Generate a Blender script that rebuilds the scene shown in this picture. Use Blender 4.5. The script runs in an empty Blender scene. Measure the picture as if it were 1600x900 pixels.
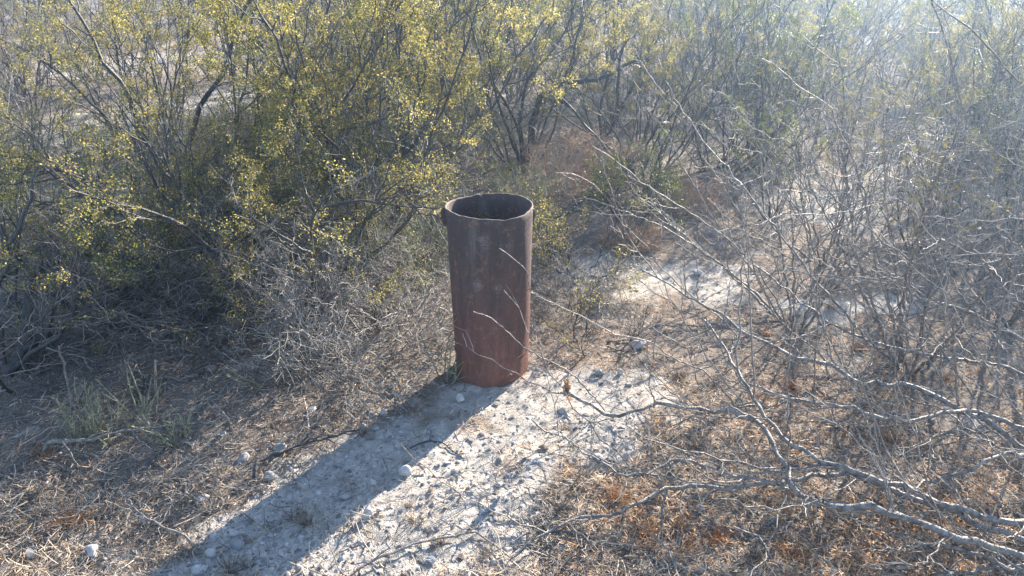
import bpy, math, random
import numpy as np
from mathutils import Vector

# ------------------------------------------------------------------ camera, world, sun
SC = bpy.context.scene
COL = SC.collection
R = math.radians
W, H = 1600.0, 900.0
LENS = 26.0
F = LENS / 36.0 * W
CAM_Z = 1.55
PITCH = R(24.0)
cam = bpy.data.cameras.new('camera')
cam.lens = LENS
cam.sensor_width = 36.0
cam.clip_start = 0.05
cam.clip_end = 3000.0
camo = bpy.data.objects.new('camera', cam)
COL.objects.link(camo)
camo.location = (0, 0, CAM_Z)
camo.rotation_euler = (R(90) - PITCH, 0, 0)
SC.camera = camo

SUN_EL = 24.0
SUN_AZ = 35.0          # degrees from +Y towards +X
world = bpy.data.worlds.new('World')
SC.world = world
world.use_nodes = True
wn = world.node_tree
wn.nodes.clear()
sky = wn.nodes.new('ShaderNodeTexSky')
sky.sky_type = 'NISHITA'
sky.sun_disc = False
sky.sun_elevation = R(SUN_EL)
sky.sun_rotation = R(SUN_AZ)
sky.altitude = 1200.0
sky.air_density = 1.0
sky.dust_density = 0.6
bg = wn.nodes.new('ShaderNodeBackground')
bg.inputs['Strength'].default_value = 0.10
wo = wn.nodes.new('ShaderNodeOutputWorld')
wn.links.new(sky.outputs[0], bg.inputs['Color'])
wn.links.new(bg.outputs[0], wo.inputs['Surface'])

sl = bpy.data.lights.new('sun', 'SUN')
sl.energy = 5.0
sl.angle = R(0.55)
sl.color = (1.0, 0.90, 0.77)
so = bpy.data.objects.new('sun', sl)
COL.objects.link(so)
SUN = Vector((math.sin(R(SUN_AZ)) * math.cos(R(SUN_EL)), math.cos(R(SUN_AZ)) * math.cos(R(SUN_EL)), math.sin(R(SUN_EL))))
so.rotation_euler = SUN.to_track_quat('Z', 'Y').to_euler()
so.location = SUN * 30

SC.view_settings.view_transform = 'Standard'
SC.view_settings.look = 'None'
SC.view_settings.gamma = 1.0
SC.view_settings.exposure = 2.3
SC.cycles.max_bounces = 6
SC.cycles.diffuse_bounces = 3
SC.cycles.transmission_bounces = 4
SC.cycles.transparent_max_bounces = 8
SC.cycles.volume_bounces = 0

rng = np.random.default_rng(11)
random.seed(5)

# ------------------------------------------------------------------ pixel to place
CP, SP = math.cos(PITCH), math.sin(PITCH)
def ray(px, py):
    u, v = (px - W / 2) / F, (py - H / 2) / F
    return np.array([u, CP - v * SP, -SP - v * CP])
def P(px, py, h=0.0):            # point at height h
    r = ray(px, py)
    t = (h - CAM_Z) / r[2]
    return np.array([0, 0, CAM_Z]) + r * t
def PY(px, py, Y):               # point at distance Y
    r = ray(px, py)
    return np.array([0, 0, CAM_Z]) + r * (Y / r[1])

# ------------------------------------------------------------------ noise and terrain
_tab = np.random.default_rng(3).random((256, 256))
def vnoise(x, y, s=1.0, o=0):
    x = np.asarray(x, float) / s + 37.3 * o + 1000; y = np.asarray(y, float) / s + 11.7 * o + 1000
    xi = np.floor(x).astype(int); yi = np.floor(y).astype(int)
    fx = x - xi; fy = y - yi
    fx = fx * fx * (3 - 2 * fx); fy = fy * fy * (3 - 2 * fy)
    a = _tab[xi % 256, yi % 256]; b = _tab[(xi + 1) % 256, yi % 256]
    c = _tab[xi % 256, (yi + 1) % 256]; d = _tab[(xi + 1) % 256, (yi + 1) % 256]
    return (a * (1 - fx) + b * fx) * (1 - fy) + (c * (1 - fx) + d * fx) * fy

def seg(a, b, r):
    A, B = P(*a), P(*b)
    return A[:2], B[:2], r
BARE = [seg((260, 900), (600, 690), .14), seg((420, 900), (740, 690), .25), seg((600, 900), (800, 650), .24),
        seg((760, 890), (860, 690), .10), seg((740, 640), (1000, 610), .14), seg((960, 600), (930, 700), .13),
        seg((930, 430), (1120, 430), .28), seg((1230, 478), (1400, 478), .14), seg((1290, 330), (1480, 200), .42),
        seg((1470, 330), (1590, 300), .2), seg((90, 215), (420, 150), .75), seg((150, 110), (420, 90), .9),
        seg((0, 300), (120, 300), .3)]
def bare(x, y):
    x = np.asarray(x, float); y = np.asarray(y, float)
    m = np.zeros_like(x)
    for A, B, r in BARE:
        d = B - A
        t = np.clip(((x - A[0]) * d[0] + (y - A[1]) * d[1]) / (d @ d), 0, 1)
        q = np.hypot(x - A[0] - t * d[0], y - A[1] - t * d[1])
        m = np.maximum(m, 1 - q / (r * 1.6))
    n = (vnoise(x, y, .22, 1) - .5) * .75 + (vnoise(x, y, .07, 2) - .5) * .65
    return np.clip((m + n - .28) * 3.2, 0, 1)
def gz(x, y):
    x = np.asarray(x, float); y = np.asarray(y, float)
    r = np.hypot(x, y)
    z = (vnoise(x, y, 2.7, 3) - .5) * .07 + (vnoise(x, y, .55, 4) - .5) * .032
    z = z + (vnoise(x, y, .13, 5) - .5) * .014
    z = z + (vnoise(x, y, 11., 6) - .5) * .5 * np.clip((r - 7) / 12, 0, 1)
    fine = np.clip((7 - r) / 3, 0, 1)
    n1 = vnoise(x, y, .034, 7); n2 = vnoise(x, y, .017, 8)
    z = z + fine * ((n1 - .5) * .008 + (n2 - .5) * .004 + np.clip(n1 - .72, 0, 1) * .016 * vnoise(x, y, .2, 9) + np.clip(n2 - .74, 0, 1) * .016 * vnoise(x, y, .15, 10))
    dp = np.hypot(x - PIPE[0], y - PIPE[1])
    z = z + np.exp(-((dp - .15) / .055) ** 2) * .016 * (.3 + vnoise(x, y, .06, 12))
    return z - GZ0
PIPE = (-0.083, 2.635)
GZ0 = 0.0
GZ0 = float(gz(*PIPE))

# ------------------------------------------------------------------ materials
def new_mat(name):
    m = bpy.data.materials.new(name); m.use_nodes = True
    n = m.node_tree.nodes; n.clear()
    return m, n, m.node_tree.links
def ramp(n, stops):
    r = n.new('ShaderNodeValToRGB'); e = r.color_ramp.elements
    while len(e) > 1: e.remove(e[-1])
    e[0].position = stops[0][0]; e[0].color = (*stops[0][1], 1)
    for p, c in stops[1:]:
        k = e.new(p); k.color = (*c, 1)
    return r
def island_mat(name, stops, rough=.8, transl=0.0, spec=.3, noise=0):
    m, n, l = new_mat(name)
    g = n.new('ShaderNodeNewGeometry'); o = n.new('ShaderNodeOutputMaterial')
    r = ramp(n, stops); l.new(g.outputs['Random Per Island'], r.inputs[0])
    b = n.new('ShaderNodeBsdfPrincipled'); b.inputs['Roughness'].default_value = rough
    b.inputs['Specular IOR Level'].default_value = spec
    col = r.outputs[0]
    if noise:
        tc = n.new('ShaderNodeTexCoord'); nz = n.new('ShaderNodeTexNoise'); nz.inputs['Scale'].default_value = noise
        nz.inputs['Detail'].default_value = 2
        l.new(tc.outputs['Object'], nz.inputs['Vector'])
        hs = n.new('ShaderNodeHueSaturation'); mr = n.new('ShaderNodeMapRange')
        mr.inputs['From Min'].default_value = .3; mr.inputs['From Max'].default_value = .7
        mr.inputs['To Min'].default_value = .6; mr.inputs['To Max'].default_value = 1.4
        l.new(nz.outputs[0], mr.inputs[0]); l.new(mr.outputs[0], hs.inputs['Value']); l.new(col, hs.inputs['Color'])
        col = hs.outputs[0]
    l.new(col, b.inputs['Base Color'])
    if transl:
        t = n.new('ShaderNodeBsdfTranslucent'); l.new(col, t.inputs['Color'])
        mx = n.new('ShaderNodeMixShader'); mx.inputs[0].default_value = transl
        l.new(b.outputs[0], mx.inputs[1]); l.new(t.outputs[0], mx.inputs[2]); l.new(mx.outputs[0], o.inputs[0])
    else:
        l.new(b.outputs[0], o.inputs[0])
    return m
def bark_mat(name, dark, light, scale=60, rough=.6):
    m, n, l = new_mat(name)
    tc = n.new('ShaderNodeTexCoord'); nz = n.new('ShaderNodeTexNoise')
    nz.inputs['Scale'].default_value = scale; nz.inputs['Detail'].default_value = 4
    l.new(tc.outputs['Object'], nz.inputs['Vector'])
    r = ramp(n, [(.3, dark), (.7, light)]); l.new(nz.outputs[0], r.inputs[0])
    b = n.new('ShaderNodeBsdfPrincipled'); b.inputs['Roughness'].default_value = rough
    b.inputs['Specular IOR Level'].default_value = .45
    l.new(r.outputs[0], b.inputs['Base Color'])
    bp = n.new('ShaderNodeBump'); bp.inputs['Strength'].default_value = .9; bp.inputs['Distance'].default_value = .004
    nz2 = n.new('ShaderNodeTexNoise'); nz2.inputs['Scale'].default_value = scale * 4; l.new(tc.outputs['Object'], nz2.inputs['Vector'])
    l.new(nz2.outputs[0], bp.inputs['Height']); l.new(bp.outputs[0], b.inputs['Normal'])
    o = n.new('ShaderNodeOutputMaterial'); l.new(b.outputs[0], o.inputs[0])
    return m
M = {}
M['bark_dark'] = bark_mat('creosote_bark', (.022, .02, .02), (.09, .082, .078))
M['bark_grey'] = bark_mat('mesquite_bark', (.07, .06, .054), (.30, .265, .235), 55, .55)
M['bark_pale'] = bark_mat('pale_shoot_bark', (.11, .092, .08), (.30, .26, .225), 55, .6)
M['twig_grey'] = island_mat('grey_twig', [(0, (.10, .092, .085)), (.55, (.25, .225, .20)), (1, (.44, .40, .35))], .6)
M['twig_dark'] = island_mat('dark_twig', [(0, (.04, .036, .034)), (.7, (.11, .10, .095)), (1, (.24, .22, .20))], .6)
M['twig_tan'] = island_mat('tan_twig', [(0, (.36, .23, .15)), (.5, (.58, .41, .29)), (1, (.70, .56, .43))], .7, .4)
M['twig_green'] = island_mat('green_stem', [(0, (.10, .12, .06)), (.6, (.20, .22, .12)), (1, (.32, .31, .20))], .6, .15)
M['leaf'] = island_mat('creosote_leaf', [(0, (.08, .095, .03)), (.3, (.20, .20, .055)), (.62, (.38, .33, .08)), (.88, (.47, .38, .11)), (1, (.44, .27, .08))], .5, .6, .3, 3)
M['leaf_green'] = island_mat('green_leaf', [(0, (.06, .09, .02)), (.5, (.15, .19, .04)), (1, (.30, .29, .06))], .4, .5, .5, 4)
M['litter'] = island_mat('shade_toned_straw', [(0, (.07, .06, .05)), (.35, (.18, .15, .12)), (.65, (.34, .28, .215)), (.9, (.55, .47, .37)), (.97, (.45, .30, .18)), (1, (.50, .28, .13))], .75, .15, .3)  # grey-beige straw, its colour also darkened to deepen the shade at left
M['sun_warm_litter'] = island_mat('sun_toned_warm_straw', [(0, (.20, .15, .11)), (.25, (.42, .32, .22)), (.55, (.62, .49, .35)), (.86, (.74, .63, .50)), (.93, (.64, .36, .17)), (1, (.64, .32, .13))], .75, .35, .3)  # warmer straw, its colour also lightened to read as sunlit at right
M['flake'] = island_mat('leaf_litter', [(0, (.16, .10, .07)), (.35, (.36, .21, .12)), (.6, (.55, .27, .11)), (.85, (.55, .33, .16)), (1, (.55, .47, .36))], .8, .2, .2)
M['orange'] = island_mat('orange_dry_leaf', [(0, (.26, .12, .05)), (.5, (.50, .24, .09)), (1, (.60, .38, .19))], .8, .3, .2)

M['pale_green'] = island_mat('pale_green_stem', [(0, (.14, .145, .095)), (.6, (.26, .26, .175)), (1, (.40, .37, .26))], .6, .15)
def stone_mat(name, a, b_):
    m, n, l = new_mat(name)
    tc = n.new('ShaderNodeTexCoord'); nz = n.new('ShaderNodeTexNoise')
    nz.inputs['Scale'].default_value = 45; nz.inputs['Detail'].default_value = 5
    l.new(tc.outputs['Object'], nz.inputs['Vector'])
    r = ramp(n, [(.3, a), (.72, b_)]); l.new(nz.outputs[0], r.inputs[0])
    b = n.new('ShaderNodeBsdfPrincipled'); b.inputs['Roughness'].default_value = .85
    l.new(r.outputs[0], b.inputs['Base Color'])
    bp = n.new('ShaderNodeBump'); bp.inputs['Strength'].default_value = .5; bp.inputs['Distance'].default_value = .004
    l.new(nz.outputs[0], bp.inputs['Height']); l.new(bp.outputs[0], b.inputs['Normal'])
    o = n.new('ShaderNodeOutputMaterial'); l.new(b.outputs[0], o.inputs[0])
    return m
M['stone_pale'] = stone_mat('pale_stone', (.30, .285, .27), (.50, .48, .46))
M['stone_grey'] = stone_mat('grey_stone', (.17, .165, .16), (.36, .35, .33))
M['stone_brown'] = stone_mat('brown_stone', (.12, .09, .075), (.27, .21, .18))
M['gravel'] = island_mat('gravel', [(0, (.13, .12, .11)), (.5, (.25, .23, .215)), (1, (.46, .43, .39))], .9, 0, .3)

def ground_mat():
    m, n, l = new_mat('dry_soil')
    tc = n.new('ShaderNodeTexCoord')
    def nz(s, d=4, rough=.6):
        k = n.new('ShaderNodeTexNoise'); k.inputs['Scale'].default_value = s; k.inputs['Detail'].default_value = d
        k.inputs['Roughness'].default_value = rough; l.new(tc.outputs['Object'], k.inputs['Vector']); return k
    a, b_, c = nz(3), nz(38, 5, .7), nz(190, 3, .7)
    soil = ramp(n, [(.3, (.34, .31, .27)), (.7, (.53, .485, .43))]); l.new(b_.outputs[0], soil.inputs[0])
    lit = ramp(n, [(.3, (.10, .085, .07)), (.5, (.21, .175, .145)), (.72, (.38, .32, .265))]); l.new(c.outputs[0], lit.inputs[0])
    at = n.new('ShaderNodeAttribute'); at.attribute_name = 'bare'
    # loose darker crumbs on the bare soil
    cr = ramp(n, [(.56, (0, 0, 0)), (.66, (1, 1, 1))]); l.new(c.outputs[0], cr.inputs[0])
    mu = n.new('ShaderNodeMath'); mu.operation = 'MULTIPLY'; mu.inputs[1].default_value = .6
    l.new(cr.outputs[0], mu.inputs[0])
    mx0 = n.new('ShaderNodeMixRGB'); l.new(mu.outputs[0], mx0.inputs[0]); l.new(soil.outputs[0], mx0.inputs[1])
    mx0.inputs[2].default_value = (.20, .18, .165, 1)
    mx = n.new('ShaderNodeMixRGB'); l.new(at.outputs['Fac'], mx.inputs[0]); l.new(lit.outputs[0], mx.inputs[1]); l.new(mx0.outputs[0], mx.inputs[2])
    # reddish patches
    rp = ramp(n, [(.52, (0, 0, 0)), (.68, (1, 1, 1))]); l.new(a.outputs[0], rp.inputs[0])
    mu2 = n.new('ShaderNodeMath'); mu2.operation = 'MULTIPLY'; mu2.inputs[1].default_value = .12; l.new(rp.outputs[0], mu2.inputs[0])
    mx2 = n.new('ShaderNodeMixRGB'); l.new(mu2.outputs[0], mx2.inputs[0]); l.new(mx.outputs[0], mx2.inputs[1]); mx2.inputs[2].default_value = (.40, .22, .13, 1)
    b = n.new('ShaderNodeBsdfPrincipled'); b.inputs['Roughness'].default_value = .95; b.inputs['Specular IOR Level'].default_value = .15
    l.new(mx2.outputs[0], b.inputs['Base Color'])
    # cracks + grit relief
    vo = n.new('ShaderNodeTexVoronoi'); vo.feature = 'DISTANCE_TO_EDGE'; vo.inputs['Scale'].default_value = 16
    dst = n.new('ShaderNodeVectorMath'); dst.operation = 'ADD'
    l.new(tc.outputs['Object'], dst.inputs[0]); 
    sc = n.new('ShaderNodeVectorMath'); sc.operation = 'SCALE'; sc.inputs['Scale'].default_value = .06
    l.new(b_.outputs[1], sc.inputs[0]); l.new(sc.outputs[0], dst.inputs[1]); l.new(dst.outputs[0], vo.inputs['Vector'])
    mr = n.new('ShaderNodeMapRange'); mr.inputs['From Max'].default_value = .05; l.new(vo.outputs[0], mr.inputs[0])
    ad = n.new('ShaderNodeMath'); ad.operation = 'MULTIPLY_ADD'; ad.inputs[1].default_value = .35
    l.new(mr.outputs[0], ad.inputs[0]); l.new(c.outputs[0], ad.inputs[2])
    bp = n.new('ShaderNodeBump'); bp.inputs['Strength'].default_value = 1.; bp.inputs['Distance'].default_value = .008
    l.new(ad.outputs[0], bp.inputs['Height']); l.new(bp.outputs[0], b.inputs['Normal'])
    o = n.new('ShaderNodeOutputMaterial'); l.new(b.outputs[0], o.inputs[0])
    return m
M['ground'] = ground_mat()

def rust_mat():
    m, n, l = new_mat('rusty_steel')
    tc = n.new('ShaderNodeTexCoord'); sx = n.new('ShaderNodeSeparateXYZ'); l.new(tc.outputs['Object'], sx.inputs[0])
    def nz(s, d=4, vec=None, rough=.6):
        k = n.new('ShaderNodeTexNoise'); k.inputs['Scale'].default_value = s; k.inputs['Detail'].default_value = d; k.inputs['Roughness'].default_value = rough
        l.new(vec or tc.outputs['Object'], k.inputs['Vector']); return k
    mp = n.new('ShaderNodeMapping'); mp.inputs['Scale'].default_value = (1, 1, .16); l.new(tc.outputs['Object'], mp.inputs[0])
    streak = nz(26, 4, mp.outputs[0]); patch = nz(7, 5); grain = nz(170, 4, None, .75)
    # height blend: old grey-brown top, redder rust towards the bottom (a weathering line, not light)
    hz = n.new('ShaderNodeMath'); hz.operation = 'MULTIPLY_ADD'; hz.inputs[1].default_value = -1.5; hz.inputs[2].default_value = .72
    l.new(sx.outputs[2], hz.inputs[0])
    ad = n.new('ShaderNodeMath'); ad.operation = 'ADD'; l.new(hz.outputs[0], ad.inputs[0])
    pm = n.new('ShaderNodeMath'); pm.operation = 'MULTIPLY'; pm.inputs[1].default_value = .7; l.new(patch.outputs[0], pm.inputs[0]); l.new(pm.outputs[0], ad.inputs[1])
    r1 = ramp(n, [(.15, (.070, .050, .047)), (.45, (.098, .056, .048)), (.7, (.14, .064, .050)), (1, (.18, .078, .056))]); l.new(ad.outputs[0], r1.inputs[0])
    r2 = ramp(n, [(.38, (.75, .75, .75)), (.62, (1.2, 1.18, 1.18))]); l.new(streak.outputs[0], r2.inputs[0])
    mx = n.new('ShaderNodeMixRGB'); mx.blend_type = 'MULTIPLY'; mx.inputs[0].default_value = .75; l.new(r1.outputs[0], mx.inputs[1]); l.new(r2.outputs[0], mx.inputs[2])
    r3 = ramp(n, [(.35, (.6, .6, .6)), (.65, (1.3, 1.3, 1.3))]); l.new(grain.outputs[0], r3.inputs[0])
    mx2 = n.new('ShaderNodeMixRGB'); mx2.blend_type = 'MULTIPLY'; mx2.inputs[0].default_value = .6; l.new(mx.outputs[0], mx2.inputs[1]); l.new(r3.outputs[0], mx2.inputs[2])
    fl = nz(34, 6, None, .8); r4 = ramp(n, [(.54, (0, 0, 0)), (.60, (1, 1, 1))]); l.new(fl.outputs[0], r4.inputs[0])
    m4 = n.new('ShaderNodeMath'); m4.operation = 'MULTIPLY'; m4.inputs[1].default_value = .75; l.new(r4.outputs[0], m4.inputs[0])
    mx5 = n.new('ShaderNodeMixRGB'); l.new(m4.outputs[0], mx5.inputs[0]); l.new(mx2.outputs[0], mx5.inputs[1]); mx5.inputs[2].default_value = (.20, .10, .065, 1)
    fb = nz(15, 6, mp.outputs[0], .75); r6 = ramp(n, [(.52, (0, 0, 0)), (.60, (1, 1, 1))]); l.new(fb.outputs[0], r6.inputs[0])
    m6 = n.new('ShaderNodeMath'); m6.operation = 'MULTIPLY'; m6.inputs[1].default_value = .6; l.new(r6.outputs[0], m6.inputs[0])
    mx6 = n.new('ShaderNodeMixRGB'); l.new(m6.outputs[0], mx6.inputs[0]); l.new(mx5.outputs[0], mx6.inputs[1]); mx6.inputs[2].default_value = (.05, .037, .035, 1); mx2 = mx6
    # pale lime spatters in a few places
    last = mx2.outputs[0]
    for (cx, cz, rx, rz, amt) in [(-.045, .60, .022, .085, .55), (-.015, .625, .018, .03, .5), (-.043, .455, .016, .022, .55), (.035, .44, .012, .018, .45), (.06, .60, .02, .04, .3)]:
        dx = n.new('ShaderNodeMath'); dx.operation = 'SUBTRACT'; dx.inputs[1].default_value = cx; l.new(sx.outputs[0], dx.inputs[0])
        dz = n.new('ShaderNodeMath'); dz.operation = 'SUBTRACT'; dz.inputs[1].default_value = cz; l.new(sx.outputs[2], dz.inputs[0])
        qx = n.new('ShaderNodeMath'); qx.operation = 'DIVIDE'; qx.inputs[1].default_value = rx; l.new(dx.outputs[0], qx.inputs[0])
        qz = n.new('ShaderNodeMath'); qz.operation = 'DIVIDE'; qz.inputs[1].default_value = rz; l.new(dz.outputs[0], qz.inputs[0])
        cb = n.new('ShaderNodeCombineXYZ'); l.new(qx.outputs[0], cb.inputs[0]); l.new(qz.outputs[0], cb.inputs[1])
        ln = n.new('ShaderNodeVectorMath'); ln.operation = 'LENGTH'; l.new(cb.outputs[0], ln.inputs[0])
        mr = n.new('ShaderNodeMapRange'); mr.inputs['From Min'].default_value = 1.5; mr.inputs['From Max'].default_value = .2; mr.inputs['To Max'].default_value = amt
        l.new(ln.outputs['Value'], mr.inputs[0])
        sm = n.new('ShaderNodeMath'); sm.operation = 'MULTIPLY'; l.new(mr.outputs[0], sm.inputs[0])
        gr = ramp(n, [(.4, (0, 0, 0)), (.62, (1, 1, 1))]); l.new(streak.outputs[0], gr.inputs[0]) if rz > .03 else l.new(grain.outputs[0], gr.inputs[0])
        l.new(gr.outputs[0], sm.inputs[1])
        mm = n.new('ShaderNodeMixRGB'); l.new(sm.outputs[0], mm.inputs[0]); l.new(last, mm.inputs[1]); mm.inputs[2].default_value = (.30, .28, .27, 1)
        last = mm.outputs[0]
    b = n.new('ShaderNodeBsdfPrincipled'); b.inputs['Roughness'].default_value = .72; b.inputs['Metallic'].default_value = .15
    l.new(last, b.inputs['Base Color'])
    bp = n.new('ShaderNodeBump'); bp.inputs['Strength'].default_value = .8; bp.inputs['Distance'].default_value = .003
    l.new(grain.outputs[0], bp.inputs['Height']); l.new(bp.outputs[0], b.inputs['Normal'])
    o = n.new('ShaderNodeOutputMaterial'); l.new(b.outputs[0], o.inputs[0])
    return m
M['rust'] = rust_mat()

# ------------------------------------------------------------------ mesh helpers
def mesh_from(name, V, Fq, mat, smooth=True):
    """V (n,3), Fq list of index arrays (k,3) / (k,4)"""
    me = bpy.data.meshes.new(name)
    V = np.ascontiguousarray(V, dtype=np.float32)
    Fq = [f for f in Fq if len(f)]
    nl = sum(f.size for f in Fq); npoly = sum(len(f) for f in Fq)
    me.vertices.add(len(V)); me.vertices.foreach_set('co', V.ravel())
    me.loops.add(nl); me.polygons.add(npoly)
    me.loops.foreach_set('vertex_index', np.concatenate([f.ravel() for f in Fq]).astype(np.int32))
    starts, o = [], 0
    for f in Fq:
        k = f.shape[1]; starts.append(o + np.arange(len(f)) * k); o += f.size
    me.polygons.foreach_set('loop_start', np.concatenate(starts).astype(np.int32))
    me.update(calc_edges=True)
    if smooth: me.polygons.foreach_set('use_smooth', np.ones(npoly, bool))
    me.materials.append(mat)
    return me
def norm(v):
    return v / np.maximum(np.linalg.norm(v, axis=-1, keepdims=True), 1e-9)
def tubes(batches, sides=4):
    """batches: list of (P (K,N,3), R (K,N)) -> V, quads"""
    Vs, Fs, o = [], [], 0
    for Pn, Rn in batches:
        K, N, _ = Pn.shape
        if K == 0: continue
        T = np.empty_like(Pn); T[:, 1:-1] = Pn[:, 2:] - Pn[:, :-2]; T[:, 0] = Pn[:, 1] - Pn[:, 0]; T[:, -1] = Pn[:, -1] - Pn[:, -2]
        T = norm(T)
        mean = norm(Pn[:, -1] - Pn[:, 0])
        ref = np.where(np.abs(mean[:, 2:3]) < .8, np.array([[0, 0, 1.]]), np.array([[1., 0, 0]]))
        A = norm(np.cross(T, ref[:, None, :])); B = np.cross(T, A)
        th = np.arange(sides) / sides * 2 * np.pi
        V = Pn[:, :, None, :] + Rn[:, :, None, None] * (A[:, :, None, :] * np.cos(th)[None, None, :, None] + B[:, :, None, :] * np.sin(th)[None, None, :, None])
        Vs.append(V.reshape(-1, 3))
        base = o + (np.arange(K)[:, None, None] * N + np.arange(N - 1)[None, :, None]) * sides
        s = np.arange(sides)[None, None, :]; s2 = (s + 1) % sides
        Fs.append(np.stack([base + s, base + s2, base + sides + s2, base + sides + s], -1).reshape(-1, 4))
        o += K * N * sides
    if not Vs: return np.zeros((0, 3)), np.zeros((0, 4), int)
    return np.concatenate(Vs), np.concatenate(Fs)
def tube_mesh(name, batches, mat, sides=4):
    V, Q = tubes(batches, sides)
    return mesh_from(name, V, [Q], mat)
def leaves_mesh(name, C, size, mat, up=.0):
    """diamond leaves at centres C (K,3)"""
    K = len(C)
    d = norm(rng.normal(size=(K, 3)) + np.array([0, 0, up])); r = norm(np.cross(d, rng.normal(size=(K, 3))))
    L = (size * (.6 + .8 * rng.random(K)))[:, None]
    nn = np.cross(d, r)
    V = np.stack([C - d * L * .5, C + r * L * .27 + nn * L * .08, C + d * L * .5, C - r * L * .27 + nn * L * .08], 1).reshape(-1, 3)
    i = np.arange(K)[:, None] * 4
    return mesh_from(name, V, [np.concatenate([i, i + 1, i + 2, i + 3], 1)], mat, smooth=False)

def walk(S, D, L, N, wig=.1, up=0., zig=0., grav=0.):
    """random walk polylines from starts S (K,3), dirs D, lengths L"""
    K = len(S); Pn = np.empty((K, N, 3)); Pn[:, 0] = S; d = norm(D)
    zv = norm(np.cross(d, rng.normal(size=(K, 3)))) * zig
    step = (np.asarray(L) / (N - 1)).reshape(-1, 1) * np.ones((K, 1))
    for i in range(1, N):
        dd = norm(d + (zv if i % 2 else -zv))
        Pn[:, i] = Pn[:, i - 1] + dd * step
        d = norm(d + rng.normal(size=(K, 3)) * wig + np.array([0, 0, up - grav * i / N]))
    return Pn
def spawn(par, n, t0, t1, ang, Lr, N, r0, r1, wig=.12, up=0., zig=0., grav=0., lenfall=.5):
    """children of a batch of parents; returns batch and parent index"""
    Pp, Rp = par; K, M_, _ = Pp.shape
    idx = np.repeat(np.arange(K), n)
    t = (np.tile(np.arange(n), K) + rng.random(K * n)) / n * (t1 - t0) + t0
    f = t * (M_ - 1); i = np.clip(f.astype(int), 0, M_ - 2); fr = (f - i)[:, None]
    S = Pp[idx, i] * (1 - fr) + Pp[idx, i + 1] * fr
    T = norm(Pp[idx, i + 1] - Pp[idx, i])
    side = norm(np.cross(T, rng.normal(size=T.shape)))
    a = R(1) * (ang[0] + (ang[1] - ang[0]) * rng.random(len(t)))[:, None]
    D = T * np.cos(a) + side * np.sin(a)
    L = (Lr[0] + (Lr[1] - Lr[0]) * rng.random(len(t))) * (1 - lenfall * t)
    Pn = walk(S, D, L, N, wig, up, zig, grav)
    rr = Rp[idx, i]
    ra = np.minimum(r0 * (.8 + .4 * rng.random(len(t))), rr * .8)
    Rn = ra[:, None] + (np.minimum(r1, ra) - ra)[:, None] * np.linspace(0, 1, N)[None, :]
    return (Pn, Rn), idx
def ground_clip(b, base=np.zeros(3), clear=.006):
    Pn, Rn = b
    g = gz(Pn[..., 0] + base[0], Pn[..., 1] + base[1]) - base[2] + clear
    lift = np.maximum(g - Pn[..., 2], 0); lift[:, 0] = 0
    Pn[..., 2] += lift
    return (Pn, Rn)
def resample(pts, n, jit=0.):
    p = np.array(pts, float)
    # Catmull-like smoothing then jitter
    d = np.r_[0, np.cumsum(np.linalg.norm(np.diff(p, axis=0), axis=1))]
    t = np.linspace(0, d[-1], n)
    q = np.stack([np.interp(t, d, p[:, k]) for k in range(3)], 1)
    if jit:
        q[1:-1] += rng.normal(size=(n - 2, 3)) * jit
    return q

# ------------------------------------------------------------------ object helpers
def link(name, me, parent=None, kind=None, loc=None):
    o = bpy.data.objects.new(name, me); COL.objects.link(o)
    if parent: o.parent = parent
    if kind: o['kind'] = kind
    if loc is not None: o.location = loc
    return o
def tag(o, label, cat, group=None, kind=None):
    o['label'] = label; o['category'] = cat
    if group: o['group'] = group
    if kind: o['kind'] = kind
    return o
def thing(name, loc, label, cat, group=None, rz=0):
    o = bpy.data.objects.new(name, None); COL.objects.link(o)
    o.location = loc; o.rotation_euler = (0, 0, rz); o.empty_display_size = .1
    return tag(o, label, cat, group)
def copy_tree(o, parent=None):
    c = o.copy(); COL.objects.link(c)
    if parent: c.parent = parent
    for ch in list(o.children): copy_tree(ch, c)
    return c

# ------------------------------------------------------------------ ground
def build_ground():
    rr = [1.0]
    while rr[-1] < 4.6: rr.append(rr[-1] * 1.0062)
    while rr[-1] < 12: rr.append(rr[-1] * 1.014)
    while rr[-1] < 700: rr.append(rr[-1] * 1.07)
    rr = np.array([.15, .3, .5, .75] + rr)
    a = np.concatenate([np.linspace(R(-52), R(52), 410), np.linspace(R(52), R(308), 46)[1:-1]])
    X = rr[:, None] * np.sin(a)[None]; Y = rr[:, None] * np.cos(a)[None]
    Z = gz(X, Y)
    NR, NA = X.shape
    V = np.stack([X, Y, Z], -1).reshape(-1, 3)
    V = np.vstack([V, [[0, 0, float(gz(0, 0))]]])
    i = (np.arange(NR - 1)[:, None] * NA + np.arange(NA)[None]); j = (np.arange(NR - 1)[:, None] * NA + (np.arange(NA)[None] + 1) % NA)
    Q = np.stack([i, i + NA, j + NA, j], -1).reshape(-1, 4)[:, ::-1]
    c = len(V) - 1; k = np.arange(NA)
    T = np.stack([np.full(NA, c), (k + 1) % NA, k], -1)
    me = mesh_from('ground', V, [Q, T], M['ground'])
    at = me.attributes.new('bare', 'FLOAT', 'POINT')
    at.data.foreach_set('value', bare(V[:, 0], V[:, 1]).astype(np.float32))
    return link('ground', me, kind='structure')
build_ground()
G = lambda p: float(gz(p[0], p[1]))

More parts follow.
